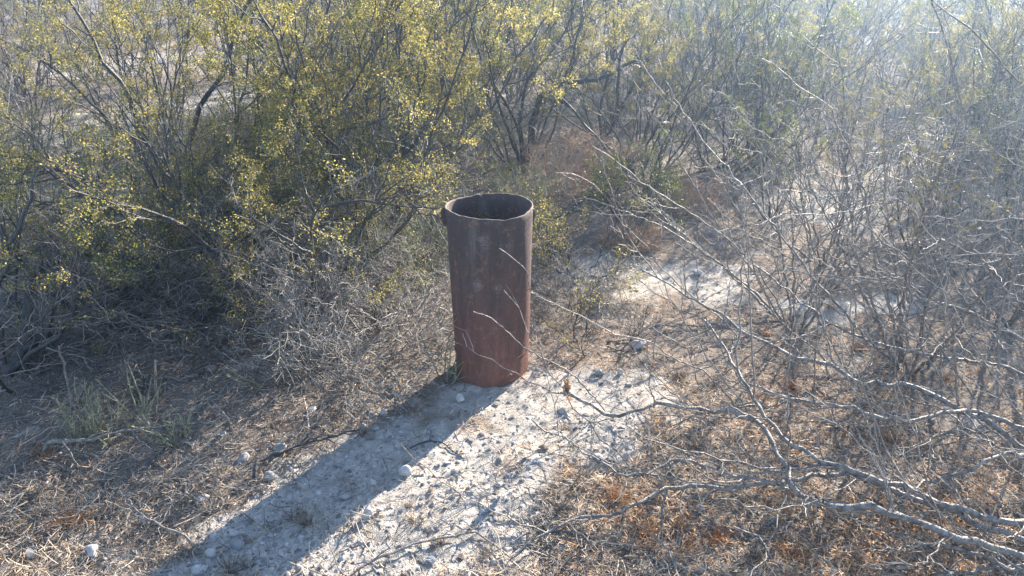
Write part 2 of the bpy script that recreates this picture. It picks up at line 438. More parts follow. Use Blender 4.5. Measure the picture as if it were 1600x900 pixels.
# ------------------------------------------------------------------ scatter positions
def scatter(n, ymin, ymax, wantbare, xpad=1.05, power=1.0):
    """positions roughly even in the view, weighted by the litter mask"""
    out = []; tot = 0
    while tot < n:
        m = n * 3
        u = rng.random(m)
        inv = 1 / ymax + (1 / ymin - 1 / ymax) * u ** power
        y = 1 / inv
        half = (y * .9135 + CAM_Z * .4067) * 800 / F * xpad
        x = (rng.random(m) * 2 - 1) * half
        b = bare(x, y)
        w = wantbare(b, x, y)
        k = rng.random(m) < w
        p = np.stack([x[k], y[k]], 1); out.append(p); tot += len(p)
    return np.concatenate(out)[:n]

def strips(name, xy, L, wd, mat, lift=.02, curl=.9, flat=.35):
    K = len(xy)
    z = gz(xy[:, 0], xy[:, 1]) + rng.random(K) ** 2 * lift + .001
    S = np.stack([xy[:, 0], xy[:, 1], z], 1)
    a = rng.random(K) * 2 * np.pi; tilt = rng.normal(size=K) * flat
    D = np.stack([np.cos(a) * np.cos(tilt), np.sin(a) * np.cos(tilt), np.sin(tilt)], 1)
    bend = rng.normal(size=(K, 3)) * curl; bend[:, 2] *= .4
    N = 4; Pn = np.empty((K, N, 3)); Pn[:, 0] = S; d = D
    Ls = (L[0] + (L[1] - L[0]) * rng.random(K) ** 2)[:, None] / (N - 1)
    for i in range(1, N):
        Pn[:, i] = Pn[:, i - 1] + d * Ls; d = norm(d + bend * .5)
    g = gz(Pn[..., 0], Pn[..., 1]) + .001
    Pn[..., 2] = np.maximum(Pn[..., 2], g)
    T = norm(Pn[:, -1] - Pn[:, 0]); side = norm(np.cross(T, norm(rng.normal(size=(K, 3)) * .5 + np.array([0, 0, 1.]))))
    w = (wd[0] + (wd[1] - wd[0]) * rng.random(K))[:, None, None] * np.array([1, 1, .8, .4])[None, :, None]
    V = np.stack([Pn - side[:, None] * w * .5, Pn + side[:, None] * w * .5], 2).reshape(-1, 3)
    b = (np.arange(K)[:, None] * N + np.arange(N - 1)[None]) * 2
    Q = np.stack([b, b + 1, b + 3, b + 2], -1).reshape(-1, 4)
    return mesh_from(name, V, [Q], mat, smooth=False)

def patchw(x, y, s, o, lo, hi):
    return np.clip((vnoise(x, y, s, o) - lo) / (hi - lo), 0, 1)
def straww(b, x, y): return (1 - b) * (.35 + .65 * patchw(x, y, .3, 21, .25, .6)) + .07 + .34 * patchw(x, y, .11, 23, .5, .75)
xy = scatter(70000, 1.15, 6.5, straww, power=.9)
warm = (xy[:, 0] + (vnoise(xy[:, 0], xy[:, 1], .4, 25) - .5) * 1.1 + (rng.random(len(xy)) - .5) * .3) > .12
for nm, sel, mt, lb in (('grey_straw', ~warm, 'litter', 'grey dry straw and broken stalks, darkened for shade, littering the shaded ground at the left'),
                        ('tan_straw', warm, 'sun_warm_litter', 'tan dry straw, lightened for sun, littering the sunny ground under the mesquite at the right')):
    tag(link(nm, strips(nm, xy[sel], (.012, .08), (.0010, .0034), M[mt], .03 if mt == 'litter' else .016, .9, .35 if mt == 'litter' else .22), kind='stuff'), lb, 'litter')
def sticks(name, xy, Ln, r0, mat):
    K = len(xy); a = rng.random(K) * 2 * np.pi
    S_ = np.c_[xy, gz(xy[:, 0], xy[:, 1]) + .002 + .02 * rng.random(K)]
    D_ = np.stack([np.cos(a), np.sin(a), rng.normal(size=K) * .15], 1)
    Pn = walk(S_, D_, Ln[0] + (Ln[1] - Ln[0]) * rng.random(K) ** 2, 5, .22, 0, .2)
    b_ = ground_clip((Pn, (r0 * (.5 + rng.random(K)))[:, None] * np.linspace(1, .5, 5)[None]), clear=.001)
    return tube_mesh(name, [b_], mat, 3)
xy = scatter(4200, 1.15, 6.0, lambda b, x, y: ((1 - b) + .06) * np.where(x > .15, .35, 1.), power=.9)
tag(link('broken_twigs', sticks('broken_twigs', xy, (.04, .20), .0017, M['twig_grey']), kind='stuff'),
    'short broken grey twigs strewn over the straw', 'twigs')
# orange brown leaf litter, mostly right of the bare soil
def wor(b, x, y):
    return (1 - b) * patchw(x, y, .24, 31, .34, .62) * np.where(x > .15, 1, .22)
xy = scatter(21000, 1.15, 6.5, wor, power=.9)
tag(link('fallen_leaves', strips('fallen_leaves', xy, (.008, .03), (.002, .0045), M['flake'], .02, 1.4, .5), kind='stuff'),
    'orange brown crumbled leaves lying in drifts among the straw', 'leaf litter')

def blobs(name, C, size, mat, squash=.6):
    """low poly pebbles: jittered octahedra subdivided once would be heavy; use 8-vertex jittered boxes cut to 12 tris"""
    K = len(C)
    base = np.array([[1, 0, 0], [.5, .87, 0], [-.5, .87, 0], [-1, 0, 0], [-.5, -.87, 0], [.5, -.87, 0], [.25, .1, 1], [-.3, .05, .9]])
    B = base[None] + rng.normal(size=(K, 8, 3)) * .16
    a = rng.random(K) * 6.28; c, s = np.cos(a)[:, None], np.sin(a)[:, None]
    sz = size[:, None]
    el = (.6 + .5 * rng.random(K))[:, None]
    x = B[..., 0] * sz; y = B[..., 1] * sz * el; z = B[..., 2] * sz * squash - sz * .12
    V = np.stack([C[:, None, 0] + x * c - y * s, C[:, None, 1] + x * s + y * c, C[:, None, 2] + z], -1).reshape(-1, 3)
    T = np.array([[0, 1, 6], [1, 2, 6], [2, 7, 6], [2, 3, 7], [3, 4, 7], [4, 5, 7], [5, 6, 7], [5, 0, 6]])
    Fc = (np.arange(K)[:, None, None] * 8 + T[None]).reshape(-1, 3)
    return mesh_from(name, V, [Fc], mat, smooth=False)
xy = scatter(15000, 1.15, 7, lambda b, x, y: .10 + .9 * b * (.3 + .7 * patchw(x, y, .18, 41, .3, .7)), power=.85)
sz = .0016 + .012 * rng.random(len(xy)) ** 5
tag(link('gravel', blobs('gravel', np.c_[xy, gz(xy[:, 0], xy[:, 1])], sz, M['gravel']), kind='stuff'),
    'fine grey gravel and crumbs of soil on the bare ground', 'gravel')

# ------------------------------------------------------------------ steel pipe
def lathe(name, prof, n, mat, warp):
    th = np.arange(n) / n * 2 * np.pi; V = []
    for (r, z, kind) in prof:
        for t in th: V.append(warp(r, z, t, kind))
    m = len(prof); Q = []
    for i in range(m - 1):
        for k in range(n):
            Q.append([i * n + k, i * n + (k + 1) % n, (i + 1) * n + (k + 1) % n, (i + 1) * n + k])
    return mesh_from(name, np.array(V), [np.array(Q)], mat)
PH = .712
pz = G(PIPE)
pipe = thing('steel_pipe', (PIPE[0], PIPE[1], pz), 'rusty open steel pipe standing upright in the ground at the centre of the scrub', 'pipe')
RB, RT = .146, .1625
def rad(z): return RB + (RT - RB) * (z / PH)
def warp(r, z, t, kind):
    rim = np.clip((z - PH * .93) / (PH * .07), 0, 1)
    rr = r + .0022 * math.sin(3 * t + z * 6) + .0012 * math.sin(7 * t + 1.3 + z * 9)
    rr += rim * (.005 * math.exp(-((math.cos(t - R(192)) - 1) / -.05)) + .001 * math.sin(5 * t))
    zz = z
    if z > PH * .99: zz += .0007 * math.sin(11 * t) + .0008 * math.sin(23 * t + 1) - .003 * max(0, math.cos(t - R(231))) ** 60 - .003 * max(0, math.cos(t - R(292))) ** 90 + .004 * math.sin(2 * t + .6)
    return (rr * math.cos(t), rr * math.sin(t), zz)
prof = []
for z in np.linspace(-.12, PH, 34):
    r = rad(max(z, 0)); 
    if abs(z - .125) < .012: r -= .0022
    prof.append((r, z, 0))
prof += [(rad(PH) - .0015, PH + .0012, 0), (rad(PH) - .0064, PH + .0008, 0)]
for z in np.linspace(PH - .003, -.1, 14): prof.append((rad(max(z, 0)) - .0078, z, 1))
link('pipe_wall', lathe('pipe_wall', prof, 96, M['rust'], warp), pipe)
# welded seam ring and side lugs
sr = [(rad(.125) + .0002, .119, 0), (rad(.125) + .0016, .1225, 0), (rad(.125) + .0016, .126, 0), (rad(.125) + .0002, .1295, 0)]
link('weld_seam', lathe('weld_seam', sr, 96, M['rust'], lambda r, z, t, k: warp(r + .0006 * math.sin(60 * t), z + .002 * math.sin(3 * t), t, k)), pipe)
def lug(az, w, h, out, thick, z0, twist=0.):
    # bent plate standing off the wall: outline in (out, z), given thickness along the tangent
    o_ = [(0, 0), (out * .55, .12 * h), (out, .45 * h), (out * 1.02, .8 * h), (out * .7, h), (out * .25, .92 * h), (0, .95 * h)]
    V = []; r = rad(z0) - .003
    for s in (-1, 1):
        for (a, b) in o_:
            tt = s * thick / 2 + twist * b
            V.append(((r + a) * math.cos(az) - tt * math.sin(az), (r + a) * math.sin(az) + tt * math.cos(az), z0 + b))
    n = len(o_)
    Q = [[k, (k + 1) % n, n + (k + 1) % n, n + k] for k in range(n)]
    me = bpy.data.meshes.new('lug'); me.from_pydata(V, [], Q + [list(range(n))[::-1], list(range(n, 2 * n))]); me.materials.append(M['rust'])
    return me
link('lug', lug(R(184), .02, .075, .024, .012, PH - .078, .10), pipe)
link('lug', lug(R(12), .02, .06, .016, .010, PH - .085, .05), pipe)

# ------------------------------------------------------------------ stones
def stone_mesh(w, d, h, seed, angular=.5, mat='stone_pale'):
    import bmesh
    bm = bmesh.new(); bmesh.ops.create_icosphere(bm, subdivisions=3, radius=1)
    rr = np.random.default_rng(seed)
    planes = [(norm(rr.normal(size=3)), (.42 if angular > .35 else .7) + .3 * rr.random()) for _ in range(int(5 + angular * 9))]
    ph = rr.random(6) * 6
    for v in bm.verts:
        c = np.array(v.co)
        for nrm, dd in planes:
            q = c @ nrm
            if q > dd: c = c - nrm * (q - dd) * min(1., .55 + .6 * angular)
        c = c * (1 + .05 * math.sin(c[0] * 4 + ph[0]) + .05 * math.sin(c[1] * 5 + ph[1]) + .02 * math.sin(c[2] * 11 + c[0] * 9 + ph[2]))
        v.co = (c[0] * w / 2, c[1] * d / 2, c[2] * h / 2)
    me = bpy.data.meshes.new('stone'); bm.to_mesh(me); bm.free()
    me.polygons.foreach_set('use_smooth', np.ones(len(me.polygons), bool) if angular < .4 else np.zeros(len(me.polygons), bool))
    me.materials.append(M[mat]); return me
STONES = [  # px, py (base), width px, height px, angular, material, label
    (720, 633, 17, 15, .4, 'stone_pale', 'smooth whitish stone lying in shade right below the foot of the pipe'),
    (598, 645, 16, 9, .6, 'stone_pale', 'flat bluish white stone deep in the shade below the grey tangle'),
    (585, 668, 15, 8, .3, 'stone_grey', 'low grey stone in shade, upper of a close pair left of the pipe'),
    (566, 664, 12, 8, .3, 'stone_grey', 'small dull stone touching the grey stone in the shade, lower left of the pipe'),
    (574, 812, 30, 25, .9, 'stone_pale', 'angular pale stone casting a dark pointed shadow on sunlit soil'),
    (592, 800, 12, 9, .6, 'stone_pale', 'small chip of stone tucked behind the angular pale stone on sunlit soil'),
    (633, 746, 20, 16, .35, 'stone_pale', 'rounded pale stone on the edge of the long pipe shadow'),
    (538, 775, 20, 11, .2, 'stone_grey', 'rounded grey stone on the shadow side of the shadow edge on bare soil'),
    (582, 755, 11, 11, .5, 'stone_pale', 'small upright pale pebble between two rounded stones near the shadow edge'),
    (436, 702, 21, 17, .1, 'stone_grey', 'egg shaped grey pebble lying behind the dark fallen branch'),
    (418, 742, 20, 15, .15, 'stone_grey', 'egg shaped grey pebble lying in front of the dark fallen branch'),
    (136, 862, 32, 22, .8, 'stone_pale', 'angular pale grey stone in the dry straw at the lower left'),
    (37, 860, 34, 20, .7, 'stone_grey', 'dull grey angular stone in straw at the far lower left corner'),
    (326, 860, 17, 15, .3, 'stone_pale', 'pale stone at the edge of the straw beside the shaded strip of bare soil'),
    (221, 808, 17, 14, .6, 'stone_grey', 'grey stone half buried in straw by the star of dead twigs'),
    (1001, 548, 28, 18, .8, 'stone_pale', 'whitish angular stone in shade behind the long thin shoot right of the pipe'),
    (935, 590, 24, 12, .7, 'stone_grey', 'grey stone on pale soil just right of the foot of the pipe'),
    (969, 588, 9, 8, .2, 'stone_pale', 'tiny bright white pebble right of the grey stone near the pipe foot'),
    (310, 776, 26, 8, .8, 'stone_pale', 'flat pale sliver of stone lying in straw at the shade edge'),
    (347, 676, 13, 9, .4, 'stone_grey', 'small grey stone among litter left of the dark fallen branch'),
    (328, 574, 18, 12, .3, 'stone_brown', 'reddish brown stone in deep shade under the left bushes'),
    (1412, 178, 52, 15, .8, 'stone_pale', 'long whitish rock in the hazy clearing at the upper right'),
    (672, 881, 17, 14, .6, 'stone_pale', 'pale stone in front of the thin zigzag twig at the bottom of the soil'),
    (467, 888, 20, 13, .7, 'stone_grey', 'grey stone at the bottom edge just right of the pipe shadow'),
    (886, 660, 15, 8, .5, 'stone_grey', 'grey stone on soil below the tip of the pale mesquite limb'),
    (878, 654, 22, 9, .6, 'stone_grey', 'dark flat stone right of the pipe shadow near the limb tip'),
    (1093, 432, 20, 9, .5, 'stone_pale', 'pale stone on the sunny soil behind the shoots right of the pipe'),
]
for k, (px, py, w, h, an, mt, lb) in enumerate(STONES):
    p = P(px, py); dep = p[1] * CP + (CAM_Z) * SP
    ws = w / F * dep; hs = h / F * dep * (1.15 if h > w * .6 else 1.0)
    o = link('stone', stone_mesh(ws, ws * .8, hs * 1.1, 40 + k, an, mt))
    o.location = (p[0], p[1] + ws * .3, G(p) + hs * .36); o.rotation_euler = (0, 0, rng.random() * .6 - .3)
    tag(o, lb, 'stone', 'loose stones on the ground')
protos = [stone_mesh(1, .85, .6, 200 + k, .3 + .12 * (k % 6), ['stone_pale', 'stone_grey', 'stone_grey', 'stone_brown'][k % 4]) for k in range(8)]
xy = scatter(210, 1.35, 5, lambda b, x, y: .15 + .85 * b)
for k, (x, y) in enumerate(xy):
    s = .012 + .034 * rng.random() ** 3
    o = link('pebble', protos[k % 8]); o.location = (x, y, G((x, y)) + s * .1)
    o.scale = (s, s, s * (.8 + .5 * rng.random())); o.rotation_euler = (rng.normal() * .2, rng.normal() * .2, rng.random() * 6.28)
    tag(o, 'small loose pebble half sunk in the dry pale soil and litter', 'pebble', 'small pebbles scattered over the soil')

# ------------------------------------------------------------------ creosote bushes
def crown_radius(t): return t
def make_creosote(loc, label, cat='bush', group=None, seed=1, n=9, height=1.45, spread=(12, 50), lean=(0, 0), extra=(), leaf='leaf', nb=7, leaves=30, fine=True, r0=.011, dead=True, l3=7, name='creosote_bush'):
    """extra: list of traced stems, each a list of world points"""
    global rng
    rng = np.random.default_rng(seed)
    base = np.array(loc, float)
    root = thing(name, tuple(base), label, cat, group)
    az = (np.arange(n) + rng.random(n) * .8) / max(n, 1) * 2 * np.pi
    ti = R(1) * (spread[0] + (spread[1] - spread[0]) * rng.random(n))
    D = np.stack([np.cos(az) * np.sin(ti) + lean[0], np.sin(az) * np.sin(ti) + lean[1], np.cos(ti)], 1)
    S = np.stack([np.cos(az) * .06, np.sin(az) * .06, np.full(n, -.04)], 1)
    L = height * (.85 + .35 * rng.random(n))
    NS = 13
    sp = walk(S, D, L, NS, .11, .05, .10)
    sr_ = (r0 * (.7 + .6 * rng.random(n)))[:, None] * np.linspace(1, .22, NS)[None] ** .8
    stems = [(sp, sr_)]
    if len(extra):
        ex = np.stack([resample(np.array(e) - base, NS, .008) for e, _ in extra])
        er = np.stack([np.linspace(1, .3, NS) * r * 1.3 for _, r in extra])
        stems.append((ex, er))
    SPn = np.concatenate([s[0] for s in stems]); SRn = np.concatenate([s[1] for s in stems])
    ground_clip((SPn, SRn), base)
    br, bi = spawn((SPn, SRn), nb, .22, .98, (22, 58), (.35 * height / 1.4, .75 * height / 1.4), 9, .0048, .0018, .14, .05, .12, 0, .35)
    ground_clip(br, base)
    for k in range(len(SPn)):
        st = link('stem', tube_mesh('stem', [(SPn[k:k + 1], SRn[k:k + 1])], M['bark_dark'], 6), root)
        mine = np.where(bi == k)[0]
        if fine:
            for j in mine:
                link('branch', tube_mesh('branch', [(br[0][j:j + 1], br[1][j:j + 1])], M['bark_dark'], 4), st)
        else:
            link('branch', tube_mesh('branch', [(br[0][mine], br[1][mine])], M['bark_dark'], 3), st)
    allp = br
    t3, _ = spawn(allp, l3, .40, 1., (20, 60), (.10, .34), 4, .0017, .0010, .16, .06, .15)
    t4, i4 = spawn(t3, 4, .25, 1., (20, 60), (.04, .11), 2, .0010, .0007, .15, .05)
    top, _ = spawn((SPn, SRn), 6, .55, 1., (20, 50), (.12, .34), 5, .0018, .001, .15, .06, .15)
    tw = [ground_clip(t3, base), ground_clip(t4, base), top]
    link('twigs', tube_mesh('twigs', tw, M['twig_dark'], 3), root, 'stuff')
    if dead:
        dp, _ = spawn((SPn, SRn), 9, .03, .5, (35, 95), (.15, .5), 6, .0026, .0010, .2, .0, .2)
        dq, _ = spawn(dp, 6, .2, 1., (30, 80), (.05, .2), 4, .0014, .0008, .2, .0, .2)
        ground_clip(dp, base); ground_clip(dq, base)
        link('dead_twigs', tube_mesh('dead_twigs', [dp, dq], M['twig_grey'], 3), root, 'stuff')
    if leaves:
        # leaves sit in sprays: some twigs are thick with them, others bare
        mp_ = t3[0][:, -1] + base
        dn = .5 * vnoise(mp_[:, 0] + mp_[:, 2] * .7, mp_[:, 1] - mp_[:, 2] * .6, .24, 50) + .5 * vnoise(mp_[:, 0] - mp_[:, 2] * .5, mp_[:, 1] + mp_[:, 2], .13, 51)
        c3 = rng.random(len(t3[0])) < np.clip((dn - .42) * 8, .04, 1.)
        carry = c3[i4] & (rng.random(len(i4)) < .95)
        tt = t4[0][carry]; K = len(tt)
        f = rng.random((K, leaves))[..., None] * 1.15
        C = tt[:, None, 0] * (1 - f) + tt[:, None, -1] * f + rng.normal(size=(K, leaves, 3)) * .010
        C = C.reshape(-1, 3)
        tt3 = t3[0][c3]; f = rng.random((len(tt3), 9))[..., None]
        C3 = (tt3[:, None, 1] * (1 - f) + tt3[:, None, -1] * f + rng.normal(size=(len(tt3), 9, 3)) * .012).reshape(-1, 3)
        C = np.concatenate([C, C3])
        zr = C[:, 2] + base[2]
        C = C[C[:, 2] > .05]
        link('foliage', leaves_mesh('foliage', C, .0102 if base[1] > 3.9 or base[1] == 0 else .0088, M[leaf], .2), root, 'stuff')
    return root

def tr(pts, Ya, Yb):      # trace pixels with distance running from Ya to Yb
    n = len(pts)
    return [PY(px, py, Ya + (Yb - Ya) * k / (n - 1)) for k, (px, py) in enumerate(pts)]
def at(px, py):
    p = P(px, py); p[2] = G(p); return p

b = at(272, 352)
make_creosote(b, 'olive yellow creosote bush with two dark leaning trunks and pale ground showing through', seed=21, n=5, leaves=22, height=1.5, spread=(20, 62), extra=[
    (tr([(268, 352), (264, 310), (255, 262), (215, 190), (195, 140), (160, 92), (138, 45), (104, -5)], b[1], 4.3), .017),
    (tr([(276, 352), (282, 290), (296, 228), (306, 178), (332, 138), (360, 95), (368, 40), (395, -10)], b[1], 4.6), .018),
    (tr([(270, 350), (240, 280), (205, 225), (150, 170), (100, 120), (40, 75)], b[1], 4.5), .010),
    (tr([(275, 350), (262, 230), (240, 120), (215, 60), (180, 10)], b[1], 4.9), .009)], nb=7, l3=7)
b = at(405, 352)
make_creosote(b, 'tall creosote bush with several dark upright stems forking behind the low yellow sprays', seed=22, n=5, height=1.5, spread=(10, 50), extra=[
    (tr([(405, 350), (415, 280), (425, 228), (432, 168), (470, 118), (500, 50), (520, -10)], b[1], 4.5), .013),
    (tr([(408, 350), (412, 300), (432, 250), (470, 215), (520, 178), (545, 140), (582, 90), (605, 30), (620, -10)], b[1], 4.2), .010),
    (tr([(402, 350), (395, 280), (368, 215), (372, 175), (387, 128), (386, 75), (400, 10)], b[1], 4.4), .009)], nb=7, l3=7)
b = at(590, 360)
make_creosote(b, 'green creosote bush close behind the pipe on its left with many thin dark stems', seed=23, n=9, height=1.4, spread=(6, 42), leaf='leaf', extra=[
    (tr([(590, 360), (610, 300), (640, 230), (690, 150), (700, 60), (720, -10)], b[1], 4.5), .009),
    (tr([(592, 360), (640, 310), (700, 250), (760, 190), (800, 110), (850, 30)], b[1], 4.6), .009),
    (tr([(585, 360), (560, 260), (575, 150), (560, 60), (540, 0)], b[1], 4.3), .008)], nb=7)
b = at(815, 262)
make_creosote(b, 'dense olive creosote bush behind the pipe with a thick black crooked limb to the right', seed=24, n=9, leaves=27, height=1.75, spread=(8, 48), lean=(-.08, 0), extra=[
    (tr([(820, 262), (832, 190), (842, 155), (870, 132), (905, 127), (940, 122), (975, 103), (1000, 92)], b[1], 5.6), .026),
    (tr([(818, 262), (812, 190), (825, 120), (880, 60), (900, 0)], b[1], 5.9), .014)], nb=7, l3=7)
# low front bush at left, spreading dark limbs and yellow sprays
b = at(20, 578)
make_creosote(b, 'sprawling dark limbed creosote at the left edge reaching over the shaded litter', seed=25, n=4, height=1.0, spread=(25, 65), lean=(-.25, .3), leaf='leaf_green', leaves=9, extra=[
    (tr([(10, 585), (42, 545), (50, 500), (42, 455), (52, 425), (90, 402), (135, 394), (200, 404), (262, 420)], b[1], 3.3), .020),
    (tr([(15, 580), (60, 530), (110, 500), (160, 475), (200, 460), (250, 430), (310, 395), (370, 370)], b[1], 3.5), .018),
    (tr([(20, 575), (70, 545), (120, 490), (150, 482), (190, 495), (240, 530)], b[1], 2.75), .010),
    (tr([(5, 570), (-10, 480), (10, 400), (40, 330), (60, 260)], b[1], 3.0), .012)], nb=7)
b = at(190, 478)
make_creosote(b, 'low spreading creosote with bright yellow leaf sprays in front of the taller left bushes', seed=26, n=6, leaves=20, height=.95, spread=(35, 75), extra=[
    (tr([(185, 478), (165, 380), (155, 330), (80, 270), (40, 240)], b[1], 3.3), .010),
    (tr([(190, 476), (200, 400), (158, 300), (90, 270), (60, 215), (20, 180)], b[1], 3.5), .008),
    (tr([(195, 476), (262, 400), (330, 340), (400, 330), (470, 380)], b[1], 3.4), .008)], nb=8)
b = at(450, 470)
make_creosote(b, 'low creosote with yellow sprays and one long arching stem towards the rim of the pipe', seed=27, n=10, height=1.12, spread=(25, 72), nb=7, leaves=14, l3=7, extra=[
    (tr([(470, 455), (495, 370), (510, 325), (545, 312), (600, 322), (650, 328), (690, 322), (720, 315)], b[1], 2.95), .007)])
b = at(325, 450)
make_creosote(b, 'added low creosote heavy with olive sprays between the tall forked stems and the shaded litter', seed=127, n=7, height=.85, spread=(30, 75), nb=6, leaves=14)  # extra bush, added to cast shade over the left floor
# small green sprigs right of the pipe
b = at(905, 425)
make_creosote(b, 'small bright green creosote seedling right behind the pipe rim', seed=28, n=6, height=.42, spread=(20, 60), leaf='leaf', nb=4, leaves=9, r0=.005, dead=False)
b = at(985, 345)
make_creosote(b, 'knee high green creosote on reddish litter beyond the pipe', seed=29, n=6, height=.42, spread=(15, 55), leaf='leaf_green', nb=5, leaves=10, r0=.006, dead=False)
b = at(925, 540)
make_creosote(b, 'ankle high yellow green sprig on shaded soil right of the pipe', seed=30, n=5, height=.2, spread=(35, 75), leaf='leaf', nb=3, leaves=7, r0=.004, dead=False, l3=3)

# ------------------------------------------------------------------ background creosotes (copies share meshes)
mid = [make_creosote(np.array([0, 0, 0.]), 'template', seed=60 + k, n=9, height=1.5, spread=(8, 50), nb=7, fine=False, leaf=['leaf', 'leaf', 'leaf_green'][k], l3=7, leaves=30) for k in range(3)]
def place(root, x, y, rz, s, label, group):
    root.location = (x, y, G((x, y)) - .01); root.rotation_euler = (0, 0, rz); root.scale = (s, s, s)
    root['label'] = label; root['group'] = group
used = [False] * 3
def put(k, x, y, s, label, group='creosote bushes filling the scrub behind'):
    r = mid[k] if not used[k] else copy_tree(mid[k]); used[k] = True
    place(r, x, y, rng.random() * 6.28, s, label, group)
rng = np.random.default_rng(77)
CL = [((90, 215), (420, 150), .9), ((150, 110), (420, 85), 1.0), ((1290, 330), (1480, 195), .55), ((930, 430), (1120, 430), .5), ((850, 320), (1000, 250), .9)]
def blocked(x, y):
    for a, b_, r in CL:
        A, B = P(*a)[:2], P(*b_)[:2]; d = B - A
        t = np.clip(((x - A[0]) * d[0] + (y - A[1]) * d[1]) / (d @ d), 0, 1)
        if math.hypot(x - A[0] - t * d[0], y - A[1] - t * d[1]) < r: return True
    return False
def gp_(px, py): q = P(px, py); return q[0], q[1]
RIGHT = [(0, 1335, 292, .42, 'knee high pale green bush in the middle of the pale clearing on the right'), (1, 1395, 212, .5, 'low olive bush at the far side of the pale clearing, right of centre'),
         (2, 1205, 335, .42, 'knee high green bush at the near left corner of the pale clearing'), (1, 1285, 222, .55, 'low olive bush at the far left of the pale clearing'), (0, 1430, 385, .42, 'knee high olive bush behind the upright mesquite thicket'),
         (1, 1110, 262, .60, 'waist high green bush in light haze above the sunny litter right of the pipe'), (0, 1490, 262, .75, 'waist high olive bush on the right border of the pale clearing'),
         (2, 1590, 340, .55, 'low green bush at the right edge beyond the tall mesquite'), (1, 1110, 175, .95, 'olive bush in haze above the dark leafless arching one'), (0, 1230, 150, 1.0, 'olive bush in haze just left of the whitish rock clearing'),
         (2, 1200, 240, .62, 'low green bush between the leafless arching bush and the pale clearing'), (1, 1530, 190, .85, 'olive bush in haze right of the whitish rock'),
         (0, 1560, 275, .72, 'green bush at the right edge below the hazy olive one'), (1, 1330, 120, 1.0, 'olive bush directly above the pale clearing'),
         (0, 1450, 118, 1.05, 'olive bush above the whitish rock'), (2, 1050, 120, 1.1, 'blue green bush behind the top of the leafless bush'), (1, 1000, 215, .7, 'small olive bush behind the reddish dry bushes')]
NAMED = [(0, -.9, 6.0, 1.05, 'olive creosote bush standing between the tall left bushes and the one behind the pipe'),
         (1, -5.0, 5.6, 1.0, 'yellowish creosote bush at the upper left edge beside the pale clearing'),
         (2, 2.1, 6.3, .95, 'hazy green creosote bush left of the pale clearing on the right'),
         (2, 5.0, 5.6, .9, 'hazy green creosote bush at the right edge behind the mesquite shoots'),
         (1, .9, 7.4, 1.15, 'grey green creosote bush beyond the crooked black limb'),
         (0, -2.2, 7.9, 1.1, 'creosote bush standing behind the pale clearing on the left')]
pts = []
for k, x, y, s, lb in NAMED + [(k, *gp_(a, b_), s, lb) for k, a, b_, s, lb in RIGHT]:
    put(k, x, y, s, lb); pts.append((x, y))
y = 7.0; tries = 0
cnt = 0
while cnt < 170 and tries < 6000:
    tries += 1
    yy = 6.5 + 34 * rng.random() ** 1.6; half = yy * .80 + 1.5
    xx = (rng.random() * 2 - 1) * half
    if blocked(xx, yy): continue
    if any(math.hypot(xx - a, yy - b_) < .85 + .02 * yy for a, b_ in pts): continue
    pts.append((xx, yy)); cnt += 1
    far = yy > 14
    lb = 'distant creosote bush in the hazy thicket at the top of the view' if far else 'creosote bush in the middle distance behind the near scrub'
    gp = 'distant creosote bushes in the haze' if far else 'creosote bushes in the middle distance'
    put(int(rng.integers(0, 3)), xx, yy, .85 + .5 * rng.random(), lb, gp)

# ------------------------------------------------------------------ leafless grey shrubs
def make_bare(loc, label, group=None, seed=1, n=10, height=1.2, spread=(10, 60), lean=(0, 0), mat='twig_grey', bark='bark_grey', nb=8, nt=6, name='leafless_shrub', r0=.007, up=.08, zig=.2, fine=True, cat='shrub', wig=.13):
    global rng
    rng = np.random.default_rng(seed); base = np.array(loc, float)
    root = thing(name, tuple(base), label, cat, group)
    az = (np.arange(n) + rng.random(n) * .8) / n * 2 * np.pi; ti = R(1) * (spread[0] + (spread[1] - spread[0]) * rng.random(n))
    D = np.stack([np.cos(az) * np.sin(ti) + lean[0], np.sin(az) * np.sin(ti) + lean[1], np.cos(ti)], 1)
    S = np.stack([np.cos(az) * .05, np.sin(az) * .05, np.full(n, -.03)], 1)
    sp = walk(S, D, height * (.8 + .4 * rng.random(n)), 11, wig, up * .6, zig * .7)
    sr_ = (r0 * (.7 + .6 * rng.random(n)))[:, None] * np.linspace(1, .2, 11)[None]
    ground_clip((sp, sr_), base)
    br, bi = spawn((sp, sr_), nb, .12, .98, (20, 65), (.3 * height, .7 * height), 8, r0 * .45, .0014, wig, up, zig, 0, .4)
    ground_clip(br, base)
    for k in range(n):
        st = link('stem', tube_mesh('stem', [(sp[k:k + 1], sr_[k:k + 1])], M[bark], 5), root)
        mine = np.where(bi == k)[0]
        if fine:
            for j in mine: link('branch', tube_mesh('branch', [(br[0][j:j + 1], br[1][j:j + 1])], M[bark], 4), st)
        else: link('branch', tube_mesh('branch', [(br[0][mine], br[1][mine])], M[bark], 3), st)
    t3, _ = spawn(br, nt, .15, 1., (25, 70), (.12 * height, .35 * height), 5, .0016, .0009, .16, up, zig)
    t4, _ = spawn(t3, 3, .2, 1., (25, 70), (.03, .10), 2, .0010, .0007, .15, up, zig)
    ground_clip(t3, base); ground_clip(t4, base)
    link('twigs', tube_mesh('twigs', [t3, t4], M[mat], 3), root, 'stuff')
    return root
make_bare(at(578, 556), 'low pale grey tangle of leafless twigs against the left side of the pipe', seed=31, n=12, height=.46, spread=(30, 85), lean=(-.05, .05), nb=7, nt=7, r0=.004, up=.0, zig=.25, wig=.2, mat='twig_grey', bark='bark_pale')
